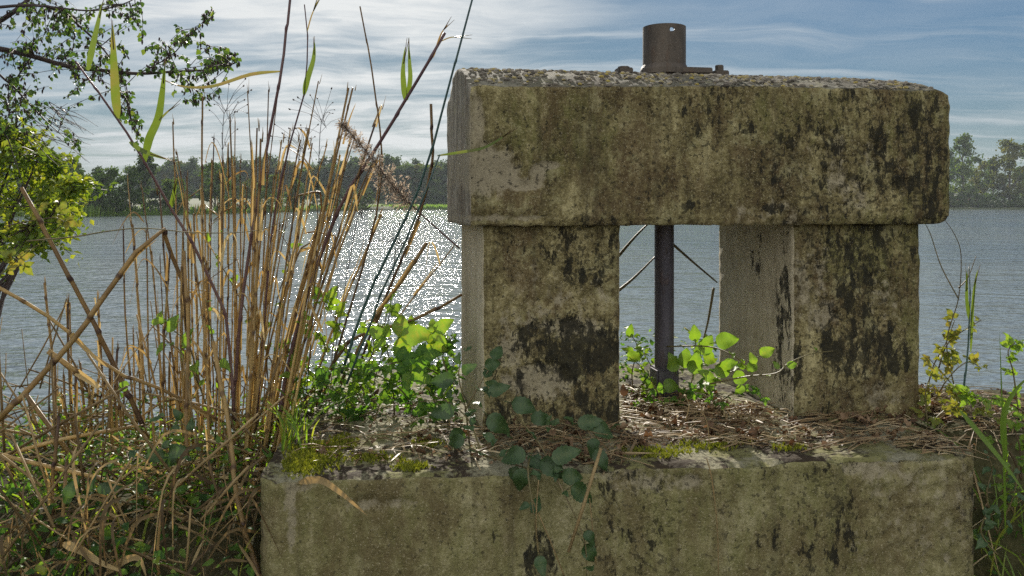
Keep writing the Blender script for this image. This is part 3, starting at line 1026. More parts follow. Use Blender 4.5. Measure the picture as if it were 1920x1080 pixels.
# leaning and crossing stalks, each its own
LEAN = [('long bent reed stalk leaning from the water edge up to a snapped kink', [(-10, 795, 2.3), (130, 640, 2.35), (230, 505, 2.4), (297, 424, 2.45), (318, 470, 2.5), (342, 520, 2.52), (352, 620, 2.55)], .0085, .006, .55),
        ('thick brown reed stalk slanting down to the right across the bent one', [(40, 352, 2.42), (90, 440, 2.42), (142, 540, 2.44), (205, 660, 2.47), (272, 805, 2.5)], .006, .0085, .45),
        ('slender reed stalk slanting from the left frame edge into the clump', [(-10, 535, 2.3), (70, 580, 2.34), (128, 622, 2.37), (200, 690, 2.42), (280, 722, 2.46), (345, 752, 2.5), (430, 800, 2.55)], .0055, .0055, .6),
        ('short golden broken reed stalk lying on a slant above the stubs', [(90, 658, 2.4), (135, 690, 2.42), (186, 724, 2.45)], .0085, .0075, .75),
        ('brown reed stalk sloping from a snapped end down into the bank', [(48, 738, 2.3), (85, 790, 2.32), (130, 850, 2.34), (176, 905, 2.36)], .006, .007, .4),
        ('pale reed stalk lying low across the lower left tangle', [(-10, 858, 2.25), (90, 830, 2.3), (180, 812, 2.35), (250, 800, 2.4)], .0065, .0055, .7),
        ('dull reed stalk lying below the pale one in the tangle', [(-10, 850, 2.15), (100, 878, 2.18), (200, 902, 2.2), (330, 960, 2.22), (420, 1010, 2.2)], .006, .005, .55),
        ('dry reed stalk bowed down in front of the slab corner', [(400, 640, 2.25), (425, 790, 2.2), (445, 940, 2.1), (470, 1020, 2.05), (492, 1085, 2.0)], .006, .007, .65),
        ('straight dry reed stalk dropping in front of the dark clump foot', [(345, 470, 2.4), (352, 640, 2.38), (348, 800, 2.35), (356, 960, 2.3)], .005, .006, .4),
        ('reddish reed stalk bending right toward the concrete pillar', [(866, 552, 2.75), (800, 590, 2.72), (745, 610, 2.7), (690, 620, 2.68), (640, 660, 2.66), (600, 740, 2.64)], .005, .006, .35),
        ('thin dark reed stem standing with its tip high beside the plume', [(675, 12, 2.5), (695, 120, 2.52), (708, 220, 2.54), (714, 300, 2.55), (700, 420, 2.56), (660, 560, 2.6), (600, 760, 2.64)], .0022, .004, .12),
        ('dark stem beside the beam with a pale top, left of the concrete', [(808, 195, 2.8), (810, 250, 2.8), (812, 300, 2.8), (790, 400, 2.8), (740, 520, 2.78), (690, 640, 2.75), (640, 780, 2.72)], .005, .004, .3),
        ('reed stalk slanting left behind the sparkling water', [(800, 455, 2.6), (745, 540, 2.6), (700, 600, 2.6), (640, 720, 2.6)], .0055, .005, .35)]
r = fr(13)
for lab, pp, r0, r1, tone in LEAN:
    pts = [P(*q) for q in pp]
    mb = MB()
    stalk(mb, pts, r0, r1, r, 0.16, tone, 0.25, 3)
    tag(obj('reed_stalk', mb, M['dry'], None, pts[-1]), lab, 'reed stalk')


# tall live reeds with leaves
def live_reed(label, pts, r0, r1, leaves, mat='purple', tone=0.4, feather=None):
    pts = [P(*q) for q in pts]
    root = thing('tall_reed', pts[0], label, 'reed')
    mb = MB()
    stalk(mb, pts, r0, r1, fr(len(label)), 0.2, tone, 0.0, 4, splinter=False)
    obj('stem', mb, M[mat], root)
    for lp, w, tn in leaves:
        mb = MB()
        q = smooth_pts([P(*c) for c in lp], 4)
        rr = fr(int(lp[0][0]))
        blade(mb, q, w, tn, 0.25, V((0.15, -1, 0.25)), 0, rr.uniform(-0.5, 0.5), lambda u: (min(1, 0.35 + 3.2 * u)) * (1 - u ** 3) ** 0.9 + 0.02)
        for _ in range(2):      # frayed brown tip
            e, dn = q[-1], (q[-1] - q[-3]).normalized()
            mb.tube([q[-4], e + dn * 0.02 + rv(rr) * 0.01], [0.0018, 0.0006], 4, 0.95)
        obj('leaf', mb, M['reedleaf'], root)
    return root


live_reed('tall green reed stem leaning left with broad upright leaves', [(440, 790, 2.5), (425, 600, 2.5), (400, 537, 2.48), (370, 470, 2.46), (320, 390, 2.42), (272, 305, 2.38), (220, 222, 2.34), (142, 115, 2.3)], .0058, .003,
          [([(165, 132, 2.31), (174, 90, 2.31), (184, 45, 2.32), (193, 2, 2.33)], .019, .3), ([(221, 222, 2.34), (217, 170, 2.33), (214, 110, 2.32), (211, 45, 2.31)], .026, .45),
           ([(271, 305, 2.38), (280, 262, 2.37), (297, 222, 2.36), (305, 170, 2.35), (309, 122, 2.34)], .024, .25), ([(298, 226, 2.36), (312, 212, 2.35), (328, 198, 2.34)], .007, .8),
           ([(243, 266, 2.36), (270, 284, 2.33), (318, 300, 2.3)], .013, .3), ([(320, 390, 2.42), (325, 370, 2.41), (331, 335, 2.4)], .015, .4)], 'purple', .5)
live_reed('tall purple reed stem rising past the top edge of the view', [(436, 800, 2.55), (446, 620, 2.52), (470, 440, 2.5), (500, 270, 2.48), (526, 132, 2.46), (534, 60, 2.46), (543, -30, 2.46)], .0062, .004,
          [([(526, 134, 2.46), (470, 140, 2.44), (400, 162, 2.42), (345, 163, 2.41), (308, 150, 2.4)], .012, .75)], 'purple', .35)
live_reed('slim reed with one narrow green leaf and a frayed dark tip', [(480, 800, 2.6), (492, 640, 2.58), (512, 420, 2.55), (546, 260, 2.52), (570, 178, 2.5), (576, 110, 2.5), (576, 40, 2.5), (571, 8, 2.5)], .005, .0018,
          [([(570, 178, 2.5), (577, 148, 2.49), (588, 112, 2.49), (590, 78, 2.49)], .018, .35), ([(576, 60, 2.5), (584, 30, 2.5), (600, -8, 2.5)], .004, .95)], 'purple', .25)
live_reed('thick purple reed leaning right with a split green leaf', [(520, 800, 2.6), (548, 660, 2.6), (585, 530, 2.58), (640, 385, 2.55), (700, 290, 2.52), (762, 190, 2.48), (810, 110, 2.45), (838, 62, 2.44)], .0072, .0045,
          [([(760, 190, 2.48), (757, 160, 2.475), (756, 130, 2.47), (760, 88, 2.47)], .017, .3), ([(763, 188, 2.48), (769, 150, 2.47), (768, 120, 2.47), (766, 84, 2.47)], .014, .5),
           ([(812, 108, 2.45), (818, 90, 2.44), (828, 62, 2.43), (842, 44, 2.42)], .006, .95), ([(826, 78, 2.44), (846, 70, 2.42), (872, 70, 2.4)], .004, .95)], 'purple', .3)
live_reed('long blue green reed stem slanting up to the top edge beside the concrete', [(640, 700, 2.5), (690, 560, 2.48), (720, 495, 2.46), (790, 345, 2.42), (830, 205, 2.38), (858, 100, 2.36), (890, -20, 2.34)], .0045, .0028, [], 'bluegreen', .4)
live_reed('thin reed with a long green leaf reaching over the concrete end', [(650, 720, 2.4), (700, 590, 2.36), (715, 545, 2.34), (780, 405, 2.3), (818, 296, 2.26), (824, 290, 2.25)], .0035, .002,
          [([(820, 292, 2.26), (862, 286, 2.22), (905, 278, 2.2), (935, 262, 2.19), (960, 243, 2.18)], .0085, .5)], 'bluegreen', .6)
live_reed('upright green reed blade pair standing right of the block', [(1806, 740, 2.7), (1815, 640, 2.7), (1818, 560, 2.7), (1816, 500, 2.7)], .0035, .0015,
          [([(1817, 600, 2.7), (1812, 560, 2.69), (1813, 505, 2.68)], .014, .3), ([(1820, 660, 2.7), (1822, 600, 2.69), (1826, 545, 2.68), (1833, 505, 2.67)], .011, .4)], 'bluegreen', .8)

# the seed plume
root = thing('reed_plume', P(760, 378, 2.45), 'drooping grey brown reed plume hanging over the water beside the beam', 'reed plume')
mb = MB()
pp = [P(*q) for q in ((862, 466, 2.5), (810, 420, 2.48), (768, 380, 2.46), (735, 345, 2.44), (700, 300, 2.42), (668, 262, 2.4), (640, 230, 2.38))]
ps = smooth_pts(pp, 5)
mb.tube(ps, [0.0028 - 0.002 * i / len(ps) for i in range(len(ps))], 5, 0.2)
obj('stem', mb, M['purple'], root)
mb = MB()
r = fr(31)
for i in range(640):
    f = r.uniform(0.32, 1.0)
    k = min(len(ps) - 2, int(f * (len(ps) - 1)))
    c = ps[k].lerp(ps[k + 1], r.random())
    t = (ps[k + 1] - ps[k]).normalized()
    wd = 0.046 * min(1, (f - .30) / .08) * max(0, (1.02 - f) / .7) ** .75 + 0.006
    dr = (rv(r).normalized() * 0.8 + t * 0.5 + V((0.15, 0, -0.45))).normalized()
    e = c + dr * wd * r.uniform(0.3, 1.1)
    mb.tube([c, c.lerp(e, .5) + rv(r) * .004, e], [0.0006, 0.0005, 0.0004], 3, r.uniform(0, .5), False)
    for _ in range(3):
        s = e + rv(r) * 0.007
        q = (dr + rv(r) * 0.5).normalized() * r.uniform(0.005, 0.010)
        blade(mb, [s, s + q * 0.5, s + q], r.uniform(0.002, 0.004), r.random(), 0.2)
obj('seed_head', mb, M['plume'], root)

# fine dry weeds between the reeds
for wi, (lab, bx, tx, ty, y0, sd) in enumerate((('wiry dry weed with tiny seed heads right of the tallest reeds', 560, 600, 250, 2.55, 5), ('wiry dry weed with tiny seed heads low in front of the sparkling water', 600, 668, 420, 2.6, 6),
                                                ('thin dry weed curling at the tip above the middle of the clump', 400, 418, 236, 2.5, 7), ('thin branching dry weed beside the purple reed', 500, 560, 300, 2.62, 8), ('sparse dry weed stem between the clump and the left pillar', 690, 742, 470, 2.6, 9))):
    r = fr(sd * 17)
    a, b = gz(P(bx, 820, y0)) if bx < 620 else P(bx, 760, y0), P(tx, ty, y0)
    mb = MB()
    ps = smooth_pts([a, a.lerp(b, .5) + rv(r) * .02, b, b + V((.02, 0, .015))], 5)
    mb.tube(ps, [.0018 - .0013 * i / len(ps) for i in range(len(ps))], 4, .2)
    for _ in range(22):
        i = r.randint(len(ps) // 2, len(ps) - 2)
        d1 = V((r.uniform(-1, 1), r.uniform(-.5, .5), r.uniform(0, 1))).normalized() * r.uniform(.03, .12)
        q = [ps[i], ps[i] + d1 * .5 + V((0, 0, .01)), ps[i] + d1 + rv(r) * .01]
        mb.tube(smooth_pts(q, 2), .0006, 3, .15)
        e = q[-1]
        mb.tube([e - d1 * .03, e, e + d1 * .04], [.0008, .0028, .0008], 5, .35)
    tag(obj('dry_weed', mb, M['twig'], None, a), lab, 'weed')

# ---------------- leaf meshes shared by the creepers
LEAFMESH = {}


def leaf_data(kind, mat):
    key = (kind, mat)
    if key in LEAFMESH:
        return LEAFMESH[key]
    out = []
    for s in range(4):
        rr = fr(s * 7 + len(kind))
        mb = MB()
        if kind == 'bramble':
            mb.tube([V((0, 0, 0)), V((0, .2, .02)), V((0, .42, 0))], [.018, .014, .012], 4, 0.3)
            for an, pos, sc_ in ((0, .42, 1.0), (R(72), .36, .78), (R(-72), .36, .78)):
                vs, fs = leaf_shape(0.95, 0.72, 0.22, 0.28, 0.13, 14, seed=rr.randint(0, 99), widest=0.78)
                m = Matrix.Translation(V((0, pos, 0))) @ Matrix.Rotation(-an, 4, 'Z') @ Matrix.Rotation(rr.uniform(-.25, .2), 4, 'X') @ Matrix.Rotation(rr.uniform(-.3, .3), 4, 'Y') @ Matrix.Diagonal((sc_, sc_, sc_, 1))
                mb.add(vs, fs, m, [min(1, max(0, .45 + rr.uniform(-.2, .25) + (0.16 if i % 5 == 2 else 0) + (0.10 if (i // 5) % 2 else -0.06))) for i in range(len(vs))])
        elif kind == 'single':
            mb.tube([V((0, 0, 0)), V((0, .13, .02)), V((0, .27, 0))], [.016, .013, .012], 4, 0.3)
            vs, fs = leaf_shape(1.0, 0.66 + .05 * s, 0.12 + .12 * s, 0.1 + .16 * s, 0.12, 14, seed=s + 40, widest=0.74)
            mb.add(vs, fs, Matrix.Translation(V((0, .25, 0))), [min(1, max(0, .45 + (0.18 if i % 5 == 2 else 0) + (0.09 if (i // 5) % 2 else -0.06) + rr.uniform(-.12, .12))) for i in range(len(vs))])
        else:                      # round, smooth edged
            mb.tube([V((0, 0, 0)), V((0, .13, .02)), V((0, .27, 0))], [.016, .013, .012], 4, 0.3)
            vs, fs = leaf_shape(1.0, 0.72 + .06 * s, 0.05 + .1 * s, 0.05 + .12 * s, 0.03, 12, tip=1.6, seed=s + 60, widest=0.72)
            mb.add(vs, fs, Matrix.Translation(V((0, .25, 0))), [min(1, max(0, .4 + (0.18 if i % 5 == 2 else 0) + (0.08 if (i // 5) % 2 else -0.05) + rr.uniform(-.08, .08))) for i in range(len(vs))])
        out.append(mb.mesh('leaf', M[mat]))
    LEAFMESH[key] = out
    return out


def creeper(name, label, cat, stems, nleaf, size, kind, mat, seed, group=None, face=V((0, -0.55, 0.8)), start=0.1, rad=0.0028, spread=0.6, fixed=()):
    """stems: list of (px, py, y) polylines; leaves are children sharing a few meshes"""
    r = fr(seed)
    base = P(*stems[0][0])
    root = thing(name, base, label, cat, group)
    mb = MB()
    lines = []
    for st in stems:
        ps = smooth_pts([P(*q) for q in st], 5)
        lines.append(ps)
        mb.tube(ps, [rad * (1 - 0.6 * i / len(ps)) for i in range(len(ps))], 5, r.uniform(.2, .7))
    obj('stem', mb, M['cane'], root)
    data = leaf_data(kind, mat)
    spots = [(k, (start + (1 - start) * (j + r.uniform(.2, .8)) / max(1, nleaf)), None) for k in range(len(lines)) for j in range(nleaf)]
    for k, f, _ in spots:
        ps = lines[k]
        i = min(len(ps) - 2, int(f * (len(ps) - 1)))
        p = ps[i].lerp(ps[i + 1], r.random())
        t = (ps[i + 1] - ps[i]).normalized()
        dr = (rv(r).normalized() + t * 0.5 + V((0, -0.25, 0.25))).normalized()
        up = (face + rv(r) * spread).normalized()
        s = size * 1.12 * r.uniform(0.5, 1.3) * (1 - 0.3 * f)
        o = bpy.data.objects.new('leaf', data[r.randrange(4)])
        o.parent = root
        o.matrix_local = frame(p - base, dr, up, s)
        COL.objects.link(o)
    for px, py, y, ang, s in fixed:           # a leaf the photo shows at a definite spot
        p = P(px, py, y)
        dr = V((math.cos(R(ang)), r.uniform(-.25, .25), math.sin(R(ang))))
        up = (V((0, -0.9, 0.45)) + rv(r) * 0.25).normalized()
        o = bpy.data.objects.new('leaf', data[r.randrange(4)])
        o.parent = root
        o.matrix_local = frame(p - base, dr, up, s * 1.25)
        COL.objects.link(o)
    return root


# brambles between the reeds and the left pillar
creeper('bramble', 'lime lit bramble with the largest leaf against the sparkling water', 'bramble', [[(740, 790, 2.55), (735, 700, 2.55), (720, 620, 2.52), (735, 560, 2.5)], [(700, 780, 2.6), (660, 680, 2.6), (630, 600, 2.58), (600, 560, 2.56)]], 13, .05, 'bramble', 'lime', 1,
        fixed=[(722, 636, 2.42, 5, .085), (800, 632, 2.45, 35, .055), (735, 640, 2.44, 150, .05), (790, 640, 2.47, -20, .05)])
creeper('bramble', 'dense bramble with dark and lime leaves at the foot of the reed clump', 'bramble', [[(600, 800, 2.65), (590, 720, 2.62), (610, 650, 2.6), (570, 600, 2.58)], [(640, 800, 2.6), (660, 720, 2.55), (700, 660, 2.5), (690, 600, 2.5)], [(580, 790, 2.6), (560, 700, 2.6), (530, 640, 2.62)]], 14, .042, 'bramble', 'lime', 2)
creeper('bramble', 'tangled bramble low in front of the sparkling water left of the pillar', 'bramble', [[(780, 800, 2.5), (760, 740, 2.48), (700, 700, 2.45), (640, 690, 2.42)], [(820, 800, 2.55), (810, 730, 2.52), (780, 680, 2.5), (760, 640, 2.5)], [(690, 790, 2.5), (640, 740, 2.48), (590, 710, 2.46)]], 14, .044, 'bramble', 'bramble', 3)
creeper('bramble', 'bramble with silvery leaf backs crossing the lime leaves', 'bramble', [[(850, 720, 2.45), (800, 690, 2.4), (740, 680, 2.38), (690, 700, 2.36)], [(850, 720, 2.45), (830, 670, 2.5), (850, 630, 2.55)]], 7, .046, 'bramble', 'bramble', 4,
        fixed=[(735, 680, 2.36, 10, .055), (752, 688, 2.34, -25, .06), (770, 672, 2.36, 12, .055)])
creeper('bramble', 'dark bramble climbing the left edge of the left pillar', 'bramble', [[(880, 830, 2.28), (872, 760, 2.26), (860, 700, 2.26), (875, 650, 2.28)], [(872, 770, 2.25), (900, 720, 2.24), (925, 680, 2.27)]], 6, .052, 'single', 'ivy', 5,
        fixed=[(862, 715, 2.2, 175, .05), (905, 740, 2.2, 20, .05), (865, 765, 2.2, 190, .055), (868, 790, 2.18, 250, .055), (905, 770, 2.18, -40, .06), (880, 820, 2.14, 200, .045), (900, 690, 2.22, 15, .04)])
creeper('bramble', 'dark bramble trailing over the slab edge below the left pillar', 'bramble', [[(960, 770, 2.25), (1010, 830, 2.12), (1035, 880, 2.0), (1060, 930, 1.94), (1095, 1010, 1.92), (1100, 1080, 1.92)], [(960, 770, 2.25), (1040, 790, 2.2), (1110, 810, 2.1), (1140, 815, 2.05)], [(1000, 840, 2.1), (990, 880, 1.98), (1000, 960, 1.93), (1010, 1050, 1.93)]], 5, .046, 'single', 'ivy', 6,
        fixed=[(945, 752, 2.2, -15, .062), (985, 775, 2.17, -25, .05), (1070, 795, 2.12, 10, .055), (1100, 800, 2.1, -15, .052), (1110, 830, 2.05, -60, .05), (1000, 850, 1.99, 190, .055), (1000, 855, 1.98, -30, .06),
               (1020, 865, 1.97, 20, .06), (980, 865, 1.99, -95, .05), (1040, 890, 1.95, -10, .05), (1060, 905, 1.94, -30, .05), (1090, 1010, 1.92, -60, .045)])
creeper('bramble', 'bramble sprig with a few leaves among the dry reed stems', 'bramble', [[(400, 800, 2.5), (372, 720, 2.46), (340, 660, 2.44), (310, 640, 2.42)], [(372, 720, 2.46), (350, 640, 2.42), (285, 600, 2.4)], [(420, 760, 2.5), (400, 640, 2.46), (385, 560, 2.44)]], 6, .036, 'single', 'lime', 7,
        fixed=[(277, 605, 2.38, 10, .036), (250, 718, 2.38, 200, .04), (312, 632, 2.38, 70, .045), (345, 660, 2.38, 80, .045)])
creeper('bramble', 'bramble leaves showing through the middle of the reed clump', 'bramble', [[(520, 800, 2.8), (500, 680, 2.8), (520, 560, 2.8), (545, 480, 2.8), (520, 430, 2.8)], [(520, 700, 2.8), (450, 560, 2.8), (390, 455, 2.78)]], 8, .04, 'single', 'lime', 8)
creeper('bramble', 'shaded bramble with dull blue green leaves in the lower left tangle', 'bramble', [[(330, 900, 2.3), (330, 840, 2.25), (290, 845, 2.2), (240, 830, 2.18)], [(330, 900, 2.3), (370, 850, 2.25), (350, 800, 2.24), (300, 780, 2.22)], [(300, 920, 2.2), (210, 920, 2.15), (130, 950, 2.1)]], 7, .042, 'single', 'ivy', 9,
        fixed=[(262, 855, 2.16, 0, .045), (310, 850, 2.17, 15, .042), (170, 918, 2.1, 0, .045), (125, 945, 2.05, 80, .04)])
creeper('bramble', 'low green bramble by the water at the left frame edge', 'bramble', [[(60, 980, 2.3), (30, 930, 2.28), (-10, 905, 2.26)], [(60, 980, 2.3), (80, 920, 2.3), (50, 880, 2.3)], [(100, 960, 2.3), (140, 900, 2.3), (120, 860, 2.34)]], 8, .034, 'bramble', 'lime', 10)

creeper('ivy', 'dark ivy spreading over the slab at the foot of the left pillar', 'ivy', [[(890, 850, 2.1), (960, 820, 2.15), (1040, 800, 2.18), (1120, 800, 2.16)], [(880, 840, 2.12), (930, 860, 2.06), (1000, 880, 1.99), (1060, 885, 1.97)], [(900, 840, 2.12), (880, 790, 2.2), (850, 760, 2.25), (810, 740, 2.3)]], 9, .036, 'single', 'ivy', 31)
creeper('bramble', 'pale green bramble rising behind the slab against the left pillar', 'bramble', [[(850, 780, 2.7), (835, 700, 2.7), (800, 640, 2.7), (760, 610, 2.7)], [(850, 780, 2.7), (845, 720, 2.7), (850, 660, 2.7), (820, 620, 2.7)], [(700, 790, 2.7), (690, 720, 2.7), (650, 660, 2.7), (610, 640, 2.7)]], 10, .036, 'bramble', 'lime', 32)
creeper('bramble', 'mid green bramble sprawling low between the moss and the left pillar', 'bramble', [[(640, 800, 2.5), (700, 770, 2.46), (770, 755, 2.42), (840, 750, 2.38)], [(640, 800, 2.5), (620, 760, 2.5), (590, 745, 2.5), (560, 735, 2.52)], [(760, 800, 2.42), (800, 780, 2.38), (850, 785, 2.32)], [(700, 800, 2.5), (720, 740, 2.5), (760, 710, 2.5), (800, 700, 2.5)]], 9, .036, 'bramble', 'bramble', 34)
creeper('bramble', 'mid green bramble filling the foot of the right pillar inner face', 'bramble', [[(1345, 760, 2.6), (1370, 740, 2.56), (1410, 735, 2.5), (1440, 745, 2.45)], [(1345, 760, 2.6), (1320, 740, 2.62), (1290, 735, 2.64)], [(1180, 770, 2.6), (1220, 750, 2.62), (1260, 745, 2.64)]], 8, .028, 'bramble', 'bramble', 35)
# between and beside the pillars
creeper('creeping_plant', 'low mixed green creeper filling the foot of the gap', 'creeper', [[(1170, 750, 2.75), (1220, 730, 2.78), (1290, 735, 2.78), (1340, 730, 2.8)], [(1180, 740, 2.9), (1240, 700, 2.95), (1300, 690, 2.95), (1335, 680, 2.95)], [(1190, 745, 2.8), (1210, 700, 2.8), (1180, 670, 2.8)]], 11, .030, 'single', 'lime', 33)
creeper('creeping_plant', 'round leaved lime creeper left of the iron spindle', 'creeper', [[(1190, 745, 2.85), (1185, 700, 2.85), (1195, 650, 2.86), (1175, 620, 2.88)], [(1210, 745, 2.9), (1225, 700, 2.92), (1205, 660, 2.95)]], 7, .042, 'single', 'lime', 21,
        fixed=[(1170, 680, 2.8, 30, .05), (1178, 640, 2.85, 80, .04), (1200, 720, 2.8, 10, .05)])
creeper('creeping_plant', 'round leaved lime creeper glowing right of the iron spindle', 'creeper', [[(1290, 745, 2.75), (1300, 700, 2.75), (1305, 650, 2.76), (1300, 620, 2.78)], [(1290, 745, 2.75), (1330, 715, 2.7), (1365, 700, 2.68), (1385, 690, 2.68)]], 5, .042, 'round', 'lime', 22,
        fixed=[(1303, 648, 2.74, 92, .045), (1308, 675, 2.72, 60, .062), (1330, 645, 2.7, 15, .062), (1300, 712, 2.68, 85, .062), (1270, 705, 2.7, 110, .055), (1280, 700, 2.7, 75, .055), (1340, 715, 2.66, 60, .058),
               (1365, 705, 2.66, -10, .05), (1345, 715, 2.66, 150, .045), (1310, 668, 2.72, -10, .045), (1235, 725, 2.7, 5, .045), (1350, 690, 2.67, 25, .04)])
creeper('creeping_plant', 'thin trailing runner with small leaves against the right pillar', 'creeper', [[(1330, 720, 2.6), (1400, 706, 2.5), (1455, 700, 2.42), (1480, 680, 2.42), (1520, 664, 2.44), (1562, 658, 2.47)], [(1250, 650, 2.75), (1330, 650, 2.66), (1380, 670, 2.55), (1410, 700, 2.5)]], 3, .028, 'single', 'lime', 23,
        fixed=[(1410, 705, 2.47, 85, .035), (1418, 670, 2.48, 30, .04), (1470, 690, 2.41, 20, .03), (1400, 720, 2.46, 220, .03), (1415, 690, 2.47, 100, .03)])
creeper('creeping_plant', 'leafy seedling low behind the gap between the pillars', 'creeper', [[(1250, 760, 2.7), (1230, 730, 2.68), (1215, 700, 2.66)], [(1270, 765, 2.66), (1285, 735, 2.64), (1320, 725, 2.62)]], 6, .036, 'bramble', 'bramble', 24)
creeper('creeping_plant', 'yellowing bramble right of the right pillar', 'creeper', [[(1735, 790, 2.75), (1745, 700, 2.75), (1775, 640, 2.75), (1790, 600, 2.75)], [(1735, 790, 2.75), (1770, 720, 2.72), (1810, 680, 2.7), (1840, 690, 2.7)], [(1800, 790, 2.7), (1790, 730, 2.7), (1740, 670, 2.72)], [(1760, 690, 2.74), (1780, 640, 2.74), (1840, 600, 2.72)]], 12, .036, 'bramble', 'yellow', 25)
creeper('creeping_plant', 'green bramble on the bank at the right frame edge', 'creeper', [[(1910, 780, 2.6), (1900, 700, 2.6), (1890, 660, 2.6), (1905, 640, 2.6)], [(1930, 780, 2.6), (1880, 750, 2.56), (1830, 745, 2.55), (1800, 735, 2.55)]], 15, .036, 'bramble', 'lime', 26)
creeper('creeping_plant', 'shaded weed growing below the slab corner at the right', 'creeper', [[(1870, 1000, 2.1), (1850, 930, 2.1), (1860, 880, 2.1), (1850, 850, 2.1)], [(1870, 1000, 2.1), (1900, 930, 2.08), (1910, 880, 2.08)], [(1870, 1040, 2.05), (1840, 1000, 2.05), (1850, 960, 2.05)]], 9, .028, 'single', 'ivy', 27)
creeper('creeping_plant', 'sunlit leafy weed at the lower right corner of the view', 'creeper', [[(1915, 900, 2.2), (1895, 850, 2.2), (1870, 830, 2.2), (1850, 815, 2.2)], [(1915, 900, 2.2), (1912, 840, 2.2), (1900, 800, 2.2)], [(1900, 960, 2.1), (1880, 920, 2.1), (1890, 880, 2.1)]], 12, .028, 'single', 'lime', 28)
creeper('creeping_plant', 'yellow green bramble over the straw right of the right pillar foot', 'creeper', [[(1740, 800, 2.6), (1780, 765, 2.58), (1830, 770, 2.55), (1880, 790, 2.5)], [(1740, 800, 2.6), (1735, 740, 2.62), (1750, 690, 2.62)]], 11, .032, 'bramble', 'yellow', 29)
# arching canes
creeper('bramble_cane', 'thin thorny cane arching level across the reed clump', 'bramble cane', [[(50, 452, 2.3), (140, 444, 2.3), (200, 434, 2.32), (270, 428, 2.34), (360, 436, 2.36), (440, 436, 2.38), (500, 428, 2.42), (560, 400, 2.46)]], 2, .012, 'single', 'lime', 41, rad=.0024)
creeper('bramble_cane', 'cane with yellow green leaves over the water at the left edge', 'bramble cane', [[(-20, 535, 2.5), (40, 480, 2.5), (85, 450, 2.5), (130, 410, 2.5)], [(10, 424, 2.5), (60, 414, 2.5), (110, 410, 2.5), (145, 442, 2.5)]], 3, .03, 'bramble', 'yellow', 42, rad=.002,
        fixed=[(30, 485, 2.48, 150, .03), (28, 488, 2.48, 20, .032), (40, 492, 2.48, -50, .03), (112, 405, 2.48, 80, .03), (118, 412, 2.48, -20, .03), (70, 392, 2.48, 30, .025), (10, 510, 2.48, 30, .025)])
creeper('bare_cane', 'bare dark cane hooking up beside the right pillar', 'cane', [[(1788, 720, 2.72), (1775, 640, 2.72), (1797, 560, 2.71), (1802, 480, 2.7), (1790, 440, 2.69), (1766, 405, 2.67)], [(1797, 560, 2.71), (1765, 500, 2.7), (1745, 440, 2.68), (1732, 415, 2.66)], [(1797, 540, 2.71), (1815, 520, 2.71), (1830, 480, 2.71)]], 0, .03, 'single', 'yellow', 43, rad=.0022)
creeper('bare_cane', 'tan bare cane slanting behind the gap left of the spindle', 'cane', [[(1160, 545, 3.1), (1190, 520, 3.1), (1230, 480, 3.1)], [(1160, 480, 3.1), (1190, 445, 3.1), (1215, 420, 3.1)]], 0, .03, 'single', 'yellow', 44, rad=.007)
creeper('bare_cane', 'tan bare cane sloping down right of the spindle', 'cane', [[(1258, 455, 3.1), (1300, 492, 3.1), (1345, 530, 3.1)], [(1338, 540, 3.15), (1328, 600, 3.15), (1318, 640, 3.15)]], 0, .03, 'single', 'yellow', 45, rad=.006)

# ---------------- stuff: litter, undergrowth, grass, moss
straw, dead = MB(), MB()
r = fr(51)


def bit(px, py, sigma=0):
    """a point on the slab or bank seen at that pixel"""
    y = 2.3
    for _ in range(12):
        p = P(px, py, y)
        z = top_z(p)
        y = max(1.5, min(6, (EYE - z) * F / max(20, py - HZ)))
    return V((P(px, py, y).x, y, top_z(P(px, py, y))))


